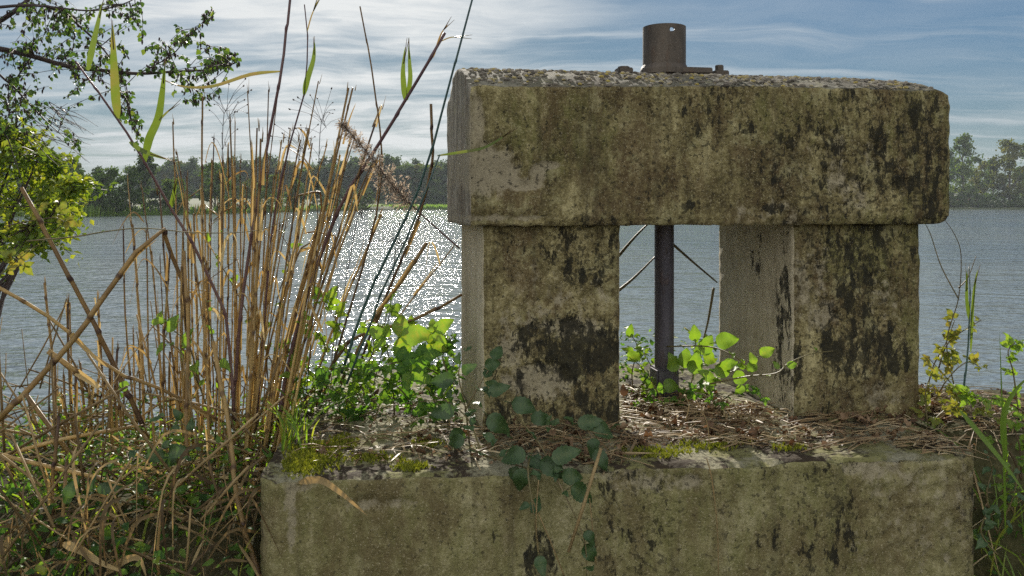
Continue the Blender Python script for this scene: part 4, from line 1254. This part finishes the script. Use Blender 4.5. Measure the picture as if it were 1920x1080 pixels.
AREAS = [(1180, 1420, 760, 838, 260, .6), (1380, 1900, 770, 842, 380, .35), (1730, 1920, 730, 860, 330, .35), (905, 1180, 800, 870, 170, .7), (560, 900, 745, 870, 170, .8), (1165, 1340, 735, 790, 150, .7)]
for x0, x1, y0, y1, cnt, sp in AREAS:
    for _ in range(cnt):
        px, py = r.uniform(x0, x1), y0 + (y1 - y0) * r.random() ** 1.4
        p = bit(px, py)
        if in_pillar(p, 0.015):
            continue
        an = r.gauss(0.15, sp * 1.6)
        L = r.choice((0.03, 0.05, 0.08, 0.12, 0.2)) * r.uniform(.7, 1.3)
        dx = V((math.cos(an), math.sin(an), 0)) * L * .5
        h = r.uniform(0.003, 0.022)
        a, b = p - dx, p + dx
        if in_pillar(a, .006) or in_pillar(b, .006):
            continue
        a.z, b.z = max(top_z(a), p.z - .02) + h * r.uniform(.3, 1.6), max(top_z(b), p.z - .02) + h * r.uniform(.3, 1.6)
        m_ = (a + b) / 2
        m_.z = max(m_.z, top_z(m_) + 0.003) + r.uniform(0, .006)
        tn = r.random() ** 1.3
        if r.random() < .6:
            w = r.uniform(.0007, .0021)
            straw.tube([a, m_, b], [w, w, w * .7], 4, tn)
        else:
            blade(straw, [a, a.lerp(m_, .5), m_, m_.lerp(b, .5), b], r.uniform(.003, .008), tn, .25, V((r.uniform(-.4, .4), r.uniform(-.6, .2), 1)), 0, r.uniform(-1, 1))
    for _ in range(int(cnt * 2.5)):                  # crumbs of rotted leaf and soil
        p = bit(r.uniform(x0, x1), y0 + (y1 - y0) * r.random() ** 1.4)
        if in_pillar(p, .004):
            continue
        s = r.uniform(.004, .014)
        m_ = frame(p + V((0, 0, r.uniform(.001, .010))), rv(r), V((r.uniform(-.6, .6), r.uniform(-.6, .6), 1)), s)
        dead.add([V((-.5, 0, 0)), V((0, -.4, .25)), V((.5, .1, 0)), V((.1, .5, .2))], [(0, 1, 2), (0, 2, 3)], m_, r.random() ** 1.5)
    for _ in range(int(cnt * (0.30 if x0 < 1500 else 0.15))):
        p = bit(r.uniform(x0, x1), y0 + (y1 - y0) * r.random() ** 1.6)
        if in_pillar(p, .02):
            continue
        s = r.uniform(.018, .045)
        vs, fs = leaf_shape(s, s * r.uniform(.5, .8), r.uniform(-.2, .8), r.uniform(-.3, .7), .08, 8, seed=r.randint(0, 999), wave=.25)
        dead.add(vs, fs, frame(p + V((0, 0, r.uniform(.006, .02))), V((r.uniform(-1, 1), r.uniform(-1, 1), r.uniform(-.2, .5))), V((r.uniform(-.5, .5), r.uniform(-.5, .5), 1))), r.random())
tag(obj('straw_litter', straw, M['straw']), 'loose broken straw scattered over the slab and the right bank', 'straw', kind='stuff')
tag(obj('dead_leaves', dead, M['deadleaf']), 'curled brown dead leaves lying among the straw', 'dead leaves', kind='stuff')

# matted dead reed and small greens on the left bank
mat_, under = MB(), MB()
r = fr(52)
for i in range(720):
    x, y = r.uniform(-2.2, -0.58), r.uniform(1.75, 3.5)
    if i % 3 == 0:
        x, y = r.uniform(-1.25, -0.62), r.uniform(1.8, 2.7)
    g = gh(x, y)
    p = V((x, y, g + r.uniform(0, .10) * (1.0 if y < 2.9 else .5)))
    an = r.gauss(0.0, .9) if r.random() < .6 else r.uniform(0, 6.3)
    L = r.uniform(.05, .26)
    dr = V((math.cos(an), math.sin(an), r.gauss(-.05, .4)))
    a, b = p - dr * L * .5, p + dr * L * .5
    for q in (a, b):
        q.z = max(q.z, gh(q.x, q.y) - .01)
        q.x = min(q.x, -0.56) if on_slab(q) else q.x
    m_ = (a + b) / 2 + V((0, 0, r.uniform(-.01, .025)))
    tn = r.random() ** .9
    if r.random() < .45:
        w = r.uniform(.001, .0028)
        mat_.tube(smooth_pts([a, m_, b], 2), w, 5, tn)
    else:
        blade(mat_, smooth_pts([a, m_, b + V((0, 0, -.03))], 3), r.uniform(.004, .011), tn, .25, V((r.uniform(-.5, .5), -.7, .6)), 0, r.uniform(-.8, .8))
for i in range(170):        # straight broken stems thrown across each other
    x, y = r.uniform(-1.9, -.66), r.uniform(1.85, 3.2)
    p = V((x, y, gh(x, y) + r.uniform(.02, .2)))
    an = r.choice((r.gauss(.25, .35), r.gauss(2.5, .5), r.gauss(1.5, .35)))
    d1 = V((math.cos(an), r.uniform(-.4, .3), math.sin(an))).normalized() * r.uniform(.12, .42)
    q = p + d1
    if q.x > -.62:
        q.x = -.62
    w = r.uniform(.0016, .0042)
    mat_.tube([p, p.lerp(q, .5) + rv(r) * .006, q], [w, w, w * .8], 5, r.uniform(.3, 1))
for i in range(60):        # blades hanging over the cut of the bank and round the slab corner
    x = r.uniform(-1.5, -0.58)
    p = V((x, r.uniform(1.85, 2.15), 0))
    p.z = gh(p.x, p.y) + r.uniform(.05, .3)
    e = p + V((r.gauss(0, .1), -r.uniform(.0, .12), -r.uniform(.1, .32)))
    e.z = max(e.z, gh(e.x, e.y))
    m_ = p.lerp(e, .4) + V((0, -.05, .07))
    blade(mat_, smooth_pts([p, m_, e], 4), r.uniform(.004, .010), r.uniform(.1, .9), .3, V((0, -1, .3)), 0, r.uniform(-1, 1))
for (pp, w, tn) in (([(118, 1020, 1.95), (150, 1030, 1.93), (190, 1055, 1.92), (240, 1075, 1.9)], .02, .95), ([(200, 1075, 1.95), (235, 1050, 1.93), (262, 1048, 1.92), (275, 1085, 1.9)], .018, .8),
                    ([(560, 905, 1.97), (600, 900, 1.93), (640, 925, 1.9), (690, 968, 1.9)], .017, .75), ([(-5, 1060, 1.95), (10, 1030, 1.95), (22, 1000, 1.95)], .03, .85)):
    blade(mat_, smooth_pts([P(*q) for q in pp], 4), w, tn, .25, V((0, -1, .3)))
mat_.tube([P(1066, 1035, 1.9), P(1095, 945, 1.9), P(1127, 840, 1.93)], [.0035, .0042, .004], 6, .8)
for (pp) in ([(1010, 900, 1.95), (1005, 980, 1.93), (1012, 1060, 1.93)], [(1325, 860, 2.02), (1335, 900, 2.0), (1345, 990, 1.995), (1347, 1085, 1.995)], [(1105, 930, 1.95), (1112, 1000, 1.93), (1118, 1060, 1.93)], [(995, 930, 1.95), (1030, 1010, 1.93), (1060, 1085, 1.93)],
             [(1285, 790, 2.3), (1292, 760, 2.32), (1283, 740, 2.36)], [(1330, 830, 2.2), (1325, 790, 2.24), (1305, 750, 2.3)]):
    mat_.tube(smooth_pts([P(*q) for q in pp], 4), .0016, 4, .75)
tag(obj('dead_reed_litter', mat_, M['litter']), 'matted dead reed leaves and stems covering the left bank', 'dead reeds', kind='stuff')

for i in range(2300):
    x, y = r.uniform(-2.3, -0.6), r.uniform(1.75, 3.2)
    if noise.noise(V((x * 2.2, y * 2.2, 9))) < -0.12 and r.random() < .8:
        continue
    g = gh(x, y)
    p = V((x, y, g + r.uniform(.02, .15)))
    s = r.uniform(.012, .036)
    vs, fs = leaf_shape(s, s * .62, .3, .3, .1, 6, seed=i)
    under.add(vs, fs, frame(p, V((r.uniform(-1, 1), r.uniform(-1, .3), r.uniform(-.2, .7))), V((r.uniform(-.4, .4), r.uniform(-.6, .3), 1))), r.random() * .8)
for i in range(420):
    x, y = r.uniform(1.24, 1.9), r.uniform(1.85, 2.3)
    p = V((x, y, gh(x, y) + r.uniform(.0, .12)))
    s = r.uniform(.012, .03)
    vs, fs = leaf_shape(s, s * .6, .3, .3, .1, 6, seed=i)
    under.add(vs, fs, frame(p, V((r.uniform(-1, 1), r.uniform(-1, .3), r.uniform(-.2, .7))), V((r.uniform(-.4, .4), r.uniform(-.6, .3), 1))), r.random() * .6)
for i in range(900):        # behind the slab and round the pillar feet
    p = bit(r.uniform(560, 860), r.uniform(720, 800)) if i % 3 else V((r.uniform(.35, 1.0), r.uniform(2.95, 3.4), 0))
    if in_pillar(p, .02):
        continue
    p.z = top_z(p) + r.uniform(0, .16)
    s = r.uniform(.014, .034)
    vs, fs = leaf_shape(s, s * .62, .3, .3, .1, 6, seed=i)
    under.add(vs, fs, frame(p, V((r.uniform(-1, 1), r.uniform(-1, .3), r.uniform(-.2, .7))), V((r.uniform(-.4, .4), r.uniform(-.6, .3), 1))), r.random())
for i in range(650):       # larger shaded leaves on the cut of the bank
    x, y = r.uniform(-1.9, -.6), r.uniform(1.75, 2.4)
    p = V((x, y, gh(x, y) + r.uniform(.01, .13)))
    s = r.uniform(.018, .045)
    vs, fs = leaf_shape(s, s * .62, r.uniform(0, .4), r.uniform(0, .5), .1, 6, seed=i)
    under.add(vs, fs, frame(p, V((r.uniform(-1, 1), r.uniform(-1, .1), r.uniform(-.5, .6))), V((r.uniform(-.4, .4), r.uniform(-.9, .1), 1))), r.random() * .7)
ug = MB()
for i in range(2300):
    x, y = r.uniform(-2.3, -0.62), r.uniform(1.8, 3.1)
    if noise.noise(V((x * 2.6, y * 2.6, 4))) < 0.02:
        continue
    p = V((x, y, gh(x, y) + r.uniform(.04, .17)))
    s = r.uniform(.014, .036)
    vs, fs = leaf_shape(s, s * .62, .3, .3, .1, 6, seed=i)
    ug.add(vs, fs, frame(p, V((r.uniform(-1, 1), r.uniform(-1, .3), r.uniform(-.2, .7))), V((r.uniform(-.4, .4), r.uniform(-.6, .3), 1))), r.random() * .9)
tag(obj('weeds', ug, M['lime']), 'sunlit lime green weeds on the left bank', 'weeds', kind='stuff')
tag(obj('undergrowth', under, M['bramble']), 'small leaved undergrowth between the litter', 'undergrowth', kind='stuff')

gr = MB()
for i in range(620):
    if i < 110:
        p = bit(r.gauss(525, 30), r.uniform(780, 850))
        h = r.uniform(.04, .14)
    elif i < 250:
        p = V((r.uniform(1.27, 1.6), r.uniform(2.0, 2.35), 0))
        p.z = gh(p.x, p.y)
        h = r.uniform(.08, .3)
    else:
        p = V((r.uniform(-2, -.6), r.uniform(1.8, 3.0), 0))
        p.z = gh(p.x, p.y)
        h = r.uniform(.05, .16)
    ln = V((r.gauss(0, .35), r.gauss(-.1, .3), 1)) * h
    blade(gr, smooth_pts([p, p + ln * .55, p + ln + V((ln.x * .5, ln.y * .5, -h * .15))], 3), r.uniform(.003, .007), r.random(), .3, V((0, -1, .2)))
tag(obj('grass', gr, M['grass']), 'short fresh grass tufts among the litter', 'grass', kind='stuff')
for lab, pp, w in (('broad green grass blade curving in from the right frame edge', [(1935, 700, 2.0), (1905, 730, 2.0), (1885, 765, 2.0), (1880, 800, 2.0), (1885, 860, 2.0)], .016),
                   ('long bright grass blade arching down at the lower right corner', [(1800, 770, 2.0), (1850, 830, 1.97), (1890, 880, 1.93), (1925, 930, 1.9)], .013),
                   ('thin upright grass stem beside the right slab corner', [(1885, 1000, 1.98), (1882, 860, 1.98), (1878, 740, 1.98), (1874, 620, 1.98)], .006)):
    mb = MB()
    q = smooth_pts([P(*c) for c in pp], 4)
    if 'arching' in lab or 'broad' in lab:
        q = q[::-1] if 'broad' in lab else q
    blade(mb, q, w, .45, .3, V((0, -1, .3)))
    tag(obj('grass_blade', mb, M['grass'], None, q[0]), lab, 'grass blade')

ms = MB()
for cx, cy, sx, sy, cnt in ((595, 852, 38, 20, 650), (560, 875, 34, 18, 300), (772, 877, 22, 7, 170), (640, 832, 26, 10, 160), (800, 832, 22, 7, 110), (520, 830, 24, 24, 220), (1230, 850, 50, 10, 160), (1330, 838, 50, 8, 120), (700, 860, 40, 8, 120), (1480, 842, 30, 5, 60)):
    for _ in range(cnt):
        p = bit(r.gauss(cx, sx * .6), r.gauss(cy, sy * .6))
        h = r.uniform(.005, .016)
        for _ in range(4):
            dr = (V((0, 0, 1)) + rv(r) * .8).normalized() * h
            blade(ms, [p, p + dr * .6, p + dr], r.uniform(.002, .004), r.random(), .2)
tag(obj('moss', ms, M['moss']), 'bright yellow green moss cushions on the slab edge', 'moss', kind='stuff')

li = MB()
for i in range(2100):
    t, w = r.uniform(.01, BL - .05), r.random() ** .8 * BD * .55
    if abs(t - PT) < .1 and abs(w - PW) < .1:
        continue
    if noise.noise(V((t * 5, w * 7, 4))) < -.15 and r.random() < .75:
        continue
    e = abs(w / BD - .5) * 2
    zt = ZT + 0.021 * sst(0.0, 0.65, t / BL)
    z = zt + (ZR - zt) * (1 - e ** 1.7)
    s = r.uniform(.002, .0085) * (1.3 if r.random() < .15 else 1)
    c = SL(t, w, z)
    k = 7
    vs, fs = [], []
    for rr_, hh in ((1, -.2), (1.05, .25), (.75, .6), (.3, .75)):
        for q in range(k):
            an = 6.2832 * q / k
            jit_ = 1 + .35 * noise.noise(V((i, q, rr_ * 3)))
            vs.append(c + V((math.cos(an) * s * rr_ * jit_, math.sin(an) * s * rr_ * jit_, s * hh)))
    for a in range(3):
        for q in range(k):
            fs.append((a * k + q, a * k + (q + 1) % k, (a + 1) * k + (q + 1) % k, (a + 1) * k + q))
    fs.append(tuple(3 * k + q for q in range(k)))
    li.add(vs, fs, None, r.choice((r.uniform(0, .3), r.uniform(.3, .7), r.uniform(.35, .6), r.uniform(.72, 1), r.uniform(.72, 1))))
tag(obj('lichen', li, M['lichen'], smooth=False), 'crusty grey and yellow lichen over the top of the beam', 'lichen', kind='stuff')


# ---------------- trees
def tree_crown(mb, rr, h, w, clumps, per, size, low=.3, shape=1.0):
    """leaf faces gathered in clumps at the ends of limbs; returns clump centres"""
    cs = []
    for _ in range(clumps):
        f = rr.random()
        z = h * (low + (1 - low) * f)
        env = w * (math.sin(math.pi * (0.12 + .86 * f)) ** .7) * shape
        an, q = rr.uniform(0, 6.283), rr.random() ** .5
        cs.append((V((math.cos(an) * env * q, math.sin(an) * env * q, z)), rr.uniform(.55, 1.25) * w * .27, rr.uniform(0, 1)))
    for c, s, tn in cs:
        for _ in range(per):
            p = c + V((rr.gauss(0, s * .6), rr.gauss(0, s * .6), rr.gauss(0, s * .45)))
            m = frame(p, rv(rr), rv(rr), size * rr.uniform(.6, 1.3))
            mb.add([V((-.5, 0, 0)), V((0, -.6, .12)), V((.5, 0, 0)), V((0, .7, .1))], [(0, 1, 2, 3)], m, min(1, max(0, tn * .7 + rr.uniform(0, .3))))
    return cs


def tree_proto(seed, h, w, clumps, per, size, mat, low, name):
    rr = fr(seed)
    crown = MB()
    cs = tree_crown(crown, rr, h, w, clumps, per, size, low)
    tr = MB()
    tr.tube(smooth_pts([V((0, 0, -.3)), V((rr.uniform(-.1, .1), 0, h * .3)), V((rr.uniform(-.3, .3), rr.uniform(-.3, .3), h * .65)), V((0, 0, h * .92))], 4), [h * .022 * (1 - .85 * i / 12) for i in range(13)], 7, .3)
    for c, s, _ in cs[::2]:
        st = V((0, 0, max(h * low * .7, c.z - abs(c.x) - abs(c.y) - h * .06)))
        tr.tube(smooth_pts([st, st.lerp(c, .55) + V((0, 0, h * .02)), c], 2), [h * .008, h * .006, h * .004, h * .003, h * .0015], 5, .3)
    return crown.mesh('crown', M[mat], smooth=False), tr.mesh('trunk', M['bark'])


PROTO = [tree_proto(61, 12, 4.2, 34, 60, .55, 'farg', .02, 'a'), tree_proto(62, 13, 3.4, 30, 60, .55, 'farb', .04, 'b'), tree_proto(63, 10, 4.6, 34, 60, .55, 'farg', .0, 'c'),
         tree_proto(64, 11, 3.8, 26, 55, .55, 'fary', .04, 'd'), tree_proto(65, 20, 4.8, 48, 60, .6, 'farg', .14, 'e'), tree_proto(66, 19, 5.2, 46, 60, .6, 'fary', .14, 'f'), tree_proto(67, 9, 3.4, 24, 50, .45, 'farb', .02, 'g')]


def put_tree(k, loc, s, rz, label, group, name='broadleaf_tree'):
    root = thing(name, loc, label, 'tree', group)
    for nm, me in zip(('crown', 'trunk'), PROTO[k]):
        o = bpy.data.objects.new(nm, me)
        o.parent = root
        COL.objects.link(o)
    root.scale = (s, s, s * 1.0)
    root.rotation_euler.z = rz
    return root


r = fr(71)
LBL = {0: 'dark green tree in the distant woods across the lake', 1: 'slim grey green tree in the distant woods across the lake', 2: 'spreading low green tree in the distant woods across the lake', 3: 'yellowing tree in the distant woods across the lake'}
for i in range(250):
    row = i % 3
    x = -108 + 192 * (i + r.random()) / 250
    k = r.choices((0, 1, 2, 3), (5, 3, 4, 2))[0]
    sx = x + r.uniform(-2, 2)
    z = 0.9 + row * .5
    hs = r.uniform(.78, 1.12) * (0.95 + 0.12 * noise.noise(V((sx * .05, 0, 0))))
    put_tree(k, V((sx * 1.1, 262 + row * 5 + r.uniform(-2, 3), z + .6)), hs * 1.1, r.uniform(0, 6.28), LBL[k], 'trees along the far wooded shore, kind %s' % ('dark green', 'grey green', 'spreading', 'yellowing')[k])
LBL2 = {0: 'rounded tree on the nearer wooded spit behind the shrub', 1: 'slender bluish tree on the nearer wooded spit', 2: 'bushy low tree at the waterline of the nearer spit', 6: 'small grey tree on the nearer wooded spit'}
for i in range(44):
    row = i % 2
    x = -37 - 38 * (i + r.random()) / 44
    k = r.choices((0, 1, 2, 6), (3, 4, 3, 4))[0]
    y = farshore(x) + 2.5 + row * 5 + r.uniform(-1, 2)
    put_tree(k, V((x, y, .5)), r.uniform(.42, .62) * (.85 if x > -40 else 1), r.uniform(0, 6.28), LBL2[k], 'trees on the near wooded spit, kind %s' % {0: 'rounded', 1: 'slender', 2: 'bushy', 6: 'small'}[k])
for i, (px, y, k, s, lab) in enumerate(((1806, 246, 4, 1.02, 'tall dark tree beside the right end of the beam, across the lake'), (1893, 246, 5, 1.0, 'tall yellow leaved tree above the far right bank'), (1846, 262, 5, .72, 'shorter yellowing tree between the two tall trees at the right'),
                                     (1862, 250, 4, .68, 'dark tree filling the gap below the yellow tree at the right'), (1932, 250, 4, .95, 'dark green tall tree cut by the right frame edge'), (1778, 262, 4, .85, 'dark tree just hidden by the beam end across the lake'),
                                     (1826, 268, 0, 1.0, 'rounded green tree behind the pale roof across the lake'), (1916, 272, 3, 1.1, 'small yellow tree low behind the tall right trees'), (1965, 255, 5, .9, 'yellow tree beyond the right frame edge'), (1700, 262, 4, .8, 'dark tree behind the beam on the right bank'))):
    p = P(px, HZ, y)
    put_tree(k, V((p.x, y, 1.0)), s, i * 1.3, lab, None, 'tall_tree')
for i in range(100):
    x = -105 + 189 * (i + r.random()) / 100
    put_tree(2, V((x * 1.08, 256 + r.uniform(-1, 2), 1.0)), r.uniform(.32, .5), r.uniform(0, 6), 'round bush at the foot of the distant woods behind the reed fringe', 'bushes at the foot of the far woods', 'far_shrub')
# low bushes on the right far bank
for i in range(34):
    x = 112 + 44 * i / 34 + r.uniform(-1, 1)
    put_tree(2, V((x, farshore(x) + 2.5 + r.uniform(0, 2), .3)), r.uniform(.2, .46), r.uniform(0, 6), 'low shrub along the waterline under the tall right trees', 'low shrubs on the right far bank', 'far_shrub')

# reed fringe along the far water
fringe = MB()
for i in range(7000):
    x = r.uniform(-75, 80)
    y = farshore(x) + r.uniform(-.6, 1.2)
    h = r.uniform(.8, 1.8)
    fringe.add([V((x - .14, y, 0)), V((x + .14, y, 0)), V((x + r.uniform(-.3, .3), y + r.uniform(-.2, .2), h))], [(0, 1, 2)], None, r.uniform(.1, .8))
tag(obj('reed_fringe', fringe, M['grass'], smooth=False), 'bright green reed fringe along the far waterline', 'reeds', kind='stuff')

# small pale building under the right trees
hp = P(1812, HZ, 250)
hs_ = thing('pale_cabin', V((hp.x, 250, 1.2)), 'low pink walled cabin with a pale roof under the far right trees', 'cabin')
mb = MB()
boxmb(mb, V((hp.x, 250, 2.3)), 7, 5, 2.6, 0, .05)
obj('wall', mb, M['pinkwall'], hs_, smooth=False)
mb = MB()
c = V((hp.x, 250, 3.62))
mb.add([c + V(q) for q in ((-4, -3, 0), (4, -3, 0), (4, 3, 0), (-4, 3, 0), (-4, 0, 1.3), (4, 0, 1.3))], [(0, 1, 5, 4), (2, 3, 4, 5), (0, 4, 3), (1, 2, 5), (3, 2, 1, 0)])
obj('roof', mb, M['whiteroof'], hs_, smooth=False)
for dx in (-2.6, 0, 2.6):
    mb = MB()
    boxmb(mb, V((hp.x + dx, 247.48, 2.4)), 1.2, .1, 1.1, 0, .02)
    obj('window', mb, M['darkglass'], hs_, smooth=False)

# ---------------- shrub at the left, over the water
sh = thing('shrub', V((-4.9, 7.2, 0.1)), 'sunlit yellow green shrub overhanging the water at the left edge', 'shrub')
r = fr(81)
fol, stm = MB(), MB()
SB0 = V((-4.9, 7.3, gh(-4.9, 5.2) - .1))
cl = [(20, 275, 40, 36), (75, 290, 40, 36), (50, 330, 45, 38), (105, 330, 34, 34), (128, 372, 24, 24), (95, 385, 40, 28), (30, 385, 40, 36), (-20, 330, 50, 60), (60, 425, 46, 26), (110, 420, 28, 22), (20, 440, 34, 30), (-40, 420, 50, 60),
      (75, 455, 24, 20), (0, 262, 40, 24), (-60, 280, 50, 50), (40, 255, 26, 16), (135, 345, 16, 16), (-10, 480, 30, 22), (-90, 400, 60, 90), (-110, 300, 60, 60)]
for cx, cy, rx, ry in cl:
    c = P(cx, cy, 7.0 + r.uniform(-.5, .6))
    st = SB0 + V((r.uniform(-.3, .1), r.uniform(-.2, .2), 0))
    stm.tube(smooth_pts([st, st.lerp(c, .5) + V((-.1, 0, .15)), c], 4), [.03 * (1 - .8 * i / 8) for i in range(9)], 5, .3)
    for tw in range(18):
        e = c + V((r.gauss(0, rx * .74), 0, r.gauss(0, ry * .74))) * (7.0 / F) + V((0, r.gauss(0, .18), 0))
        stm.tube([c, c.lerp(e, .5) + rv(r) * .03, e], [.006, .004, .002], 4, .3)
        tn = r.uniform(0, .75)
        for _ in range(15):
            p = c.lerp(e, r.uniform(.3, 1.15)) + rv(r) * .07
            s = r.uniform(.045, .085)
            fol.add([V((0, 0, 0)), V((-.32, .4, .08)), V((0, 1, -.05)), V((.32, .4, .08))], [(0, 1, 2), (0, 2, 3)], frame(p, rv(r) + V((.2, -.2, -.2)), V((0, -.4, 1)) + rv(r), s), min(1, tn + r.uniform(0, .25)))
obj('stem', stm, M['twig'], sh)
obj('foliage', fol, M['bush'], sh, smooth=False)

# ---------------- alder reaching in from the left
al = thing('alder_tree', V((-4.3, 4.6, gh(-4.3, 4.4) - .1)), 'alder with dark cone hung branches reaching in at the upper left', 'tree')
tk, br, fo, cn = MB(), MB(), MB(), MB()
CONES = []
r = fr(91)
AT = V((-4.3, 4.6, gh(-4.3, 4.4) - .15))
tk.tube(smooth_pts([AT, AT + V((.05, 0, 1.2)), AT + V((.1, .05, 2.6)), AT + V((0, .1, 4.4))], 4), [.14 - .006 * i for i in range(13)], 10, .3)
LIMB = [([(-560, 190), (-300, 100), (-60, 86), (0, 92), (60, 105), (130, 125), (200, 133), (260, 138), (330, 134), (400, 130), (442, 118)], .018, .003, 4.6),
        ([(-560, 120), (-200, 90), (-30, 50), (20, 26), (50, 2), (75, -25), (110, -60)], .016, .008, 4.6),
        ([(-560, 160), (-300, 60), (-60, 20), (90, 12), (150, 50), (200, 100), (236, 160), (248, 250)], .010, .0014, 4.5),
        ([(260, 138), (320, 105), (352, 70), (385, 40), (398, 20)], .004, .0014, 4.6),
        ([(90, 12), (170, 20), (230, 8), (268, -12)], .005, .002, 4.4),
        ([(-560, 260), (-300, 180), (-60, 120), (10, 150), (50, 190), (95, 235), (150, 282)], .009, .001, 4.7),
        ([(-560, 330), (-300, 240), (-40, 220), (8, 250), (26, 295), (46, 350)], .007, .0012, 4.9),
        ([(200, 133), (230, 175), (250, 215), (258, 265)], .004, .001, 4.55), ([(60, 105), (30, 150), (15, 200), (30, 240)], .004, .001, 4.6),
        ([(330, 134), (360, 165), (362, 200)], .003, .001, 4.6)]
lines = []
for pp, r0, r1, y in LIMB:
    ps = smooth_pts([P(a, b, y + .12 * math.sin(i * 1.7)) for i, (a, b) in enumerate(pp)], 4)
    if pp[0][0] < -500:
        ps[0] = V((AT.x + .08, 4.62, ps[0].z))
    lines.append(ps)
    br.tube(ps, [r0 + (r1 - r0) * (i / (len(ps) - 1)) ** 1.5 for i in range(len(ps))], 6, .25)
CL = [(60, 55, 70, 44, 34), (30, 135, 50, 44, 26), (130, 90, 60, 40, 18), (110, 165, 40, 44, 12), (180, 110, 60, 40, 22), (245, 26, 34, 24, 14), (300, 98, 60, 36, 26), (380, 122, 56, 36, 26), (352, 172, 30, 22, 12), (238, 190, 22, 56, 13), (70, 200, 50, 32, 14), (20, 220, 30, 40, 7),
      (345, 60, 18, 22, 4), (385, 32, 14, 16, 5), (258, 235, 12, 30, 5), (150, 40, 40, 30, 9), (-60, 100, 60, 120, 24), (420, 105, 20, 24, 8), (130, 235, 30, 36, 5), (120, 40, 50, 30, 8)]
allp = [(q, k) for k, ps in enumerate(lines) for q in ps]
for cx, cy, rx, ry, cnt in CL:
    for _ in range(cnt):
        y = 4.6 + r.gauss(0, .24)
        e = P(r.gauss(cx, rx * .6), r.gauss(cy, ry * .6), y)
        st = min((q for q, k in allp), key=lambda q: (q - e).length + r.uniform(0, .12))
        mid_ = st.lerp(e, .5) + rv(r) * .04 + V((0, 0, .02))
        tw = smooth_pts([st, mid_, e], 4)
        br.tube(tw, [.0026, .0023, .002, .0018, .0016, .0014, .0012, .001, .0008], 4, r.uniform(.1, .4))
        for _ in range(r.randint(4, 8)):
            f = r.uniform(.25, 1)
            i = min(7, int(f * 8))
            p = tw[i].lerp(tw[i + 1], r.random())
            dr = (rv(r) + V((0, 0, -.5))).normalized()
            s = r.uniform(.013, .036)
            vs, fs = leaf_shape(1, .8, .2, .25, .08, 6, tip=3, seed=r.randint(0, 99), widest=.7)
            fo.add(vs, fs, frame(p + dr * .008, dr, V((r.uniform(-1, 1), -.8, .4)), s), r.random() ** 1.3)
        for _ in range(r.randint(2, 5)):
            i = r.randint(2, 7)
            p = tw[i] + rv(r) * .012
            q = p + V((r.uniform(-.01, .01), r.uniform(-.01, .01), -r.uniform(.012, .03)))
            cmb = cn if len(CONES) >= 100 or not (-1.0 < (p.x - AT.x) - 1.2) else MB()
            cmb.tube([p, p.lerp(q, .2), p.lerp(q, .6), q], [.001, .0045, .005, .0015], 5, .1)
            if cmb is not cn:
                CONES.append(cmb)
obj('trunk', tk, M['bark'], al)
bo = obj('branches', br, M['twig'], al)
obj('foliage', fo, M['alder'], al)
for cmb in CONES:
    obj('cone', cmb, M['twig'], al)
tag(obj('small_cones', cn, M['twig'], al), kind='stuff')
# bare twigs
tw = MB()
for _ in range(34):
    a = P(r.uniform(30, 110), r.uniform(190, 260), 4.7)
    b = a + P(r.uniform(1000, 1040), HZ + r.uniform(10, 60), 4.7) - P(960, HZ, 4.7)
    tw.tube(smooth_pts([a, a.lerp(b, .5) + rv(r) * .03, b], 3), [.0022, .002, .0018, .0016, .0013, .001, .0008], 4, .2)
obj('bare_twigs', tw, M['twig'], al)

# ---------------- thin autumn air
HAZE = 0.00032
mb = MB()
c8 = [V((x, y, z)) for z in (-2.2, 30) for y in (-425, 425) for x in (-425, 425)]
mb.add(c8, [(0, 2, 3, 1), (4, 5, 7, 6), (0, 1, 5, 4), (2, 6, 7, 3), (0, 4, 6, 2), (1, 3, 7, 5)])
hm = bpy.data.materials.new('air')
hm.use_nodes = True
hn = N(hm.node_tree)
vol = hn.add('ShaderNodeVolumePrincipled', {'Color': (0.80, 0.88, 0.97, 1), 'Density': HAZE, 'Anisotropy': 0.0})
hn.add('ShaderNodeOutputMaterial', {'Volume': vol.outputs[0]})
tag(obj('haze', mb, hm, smooth=False), 'thin pale haze over the lake', 'haze', kind='stuff')
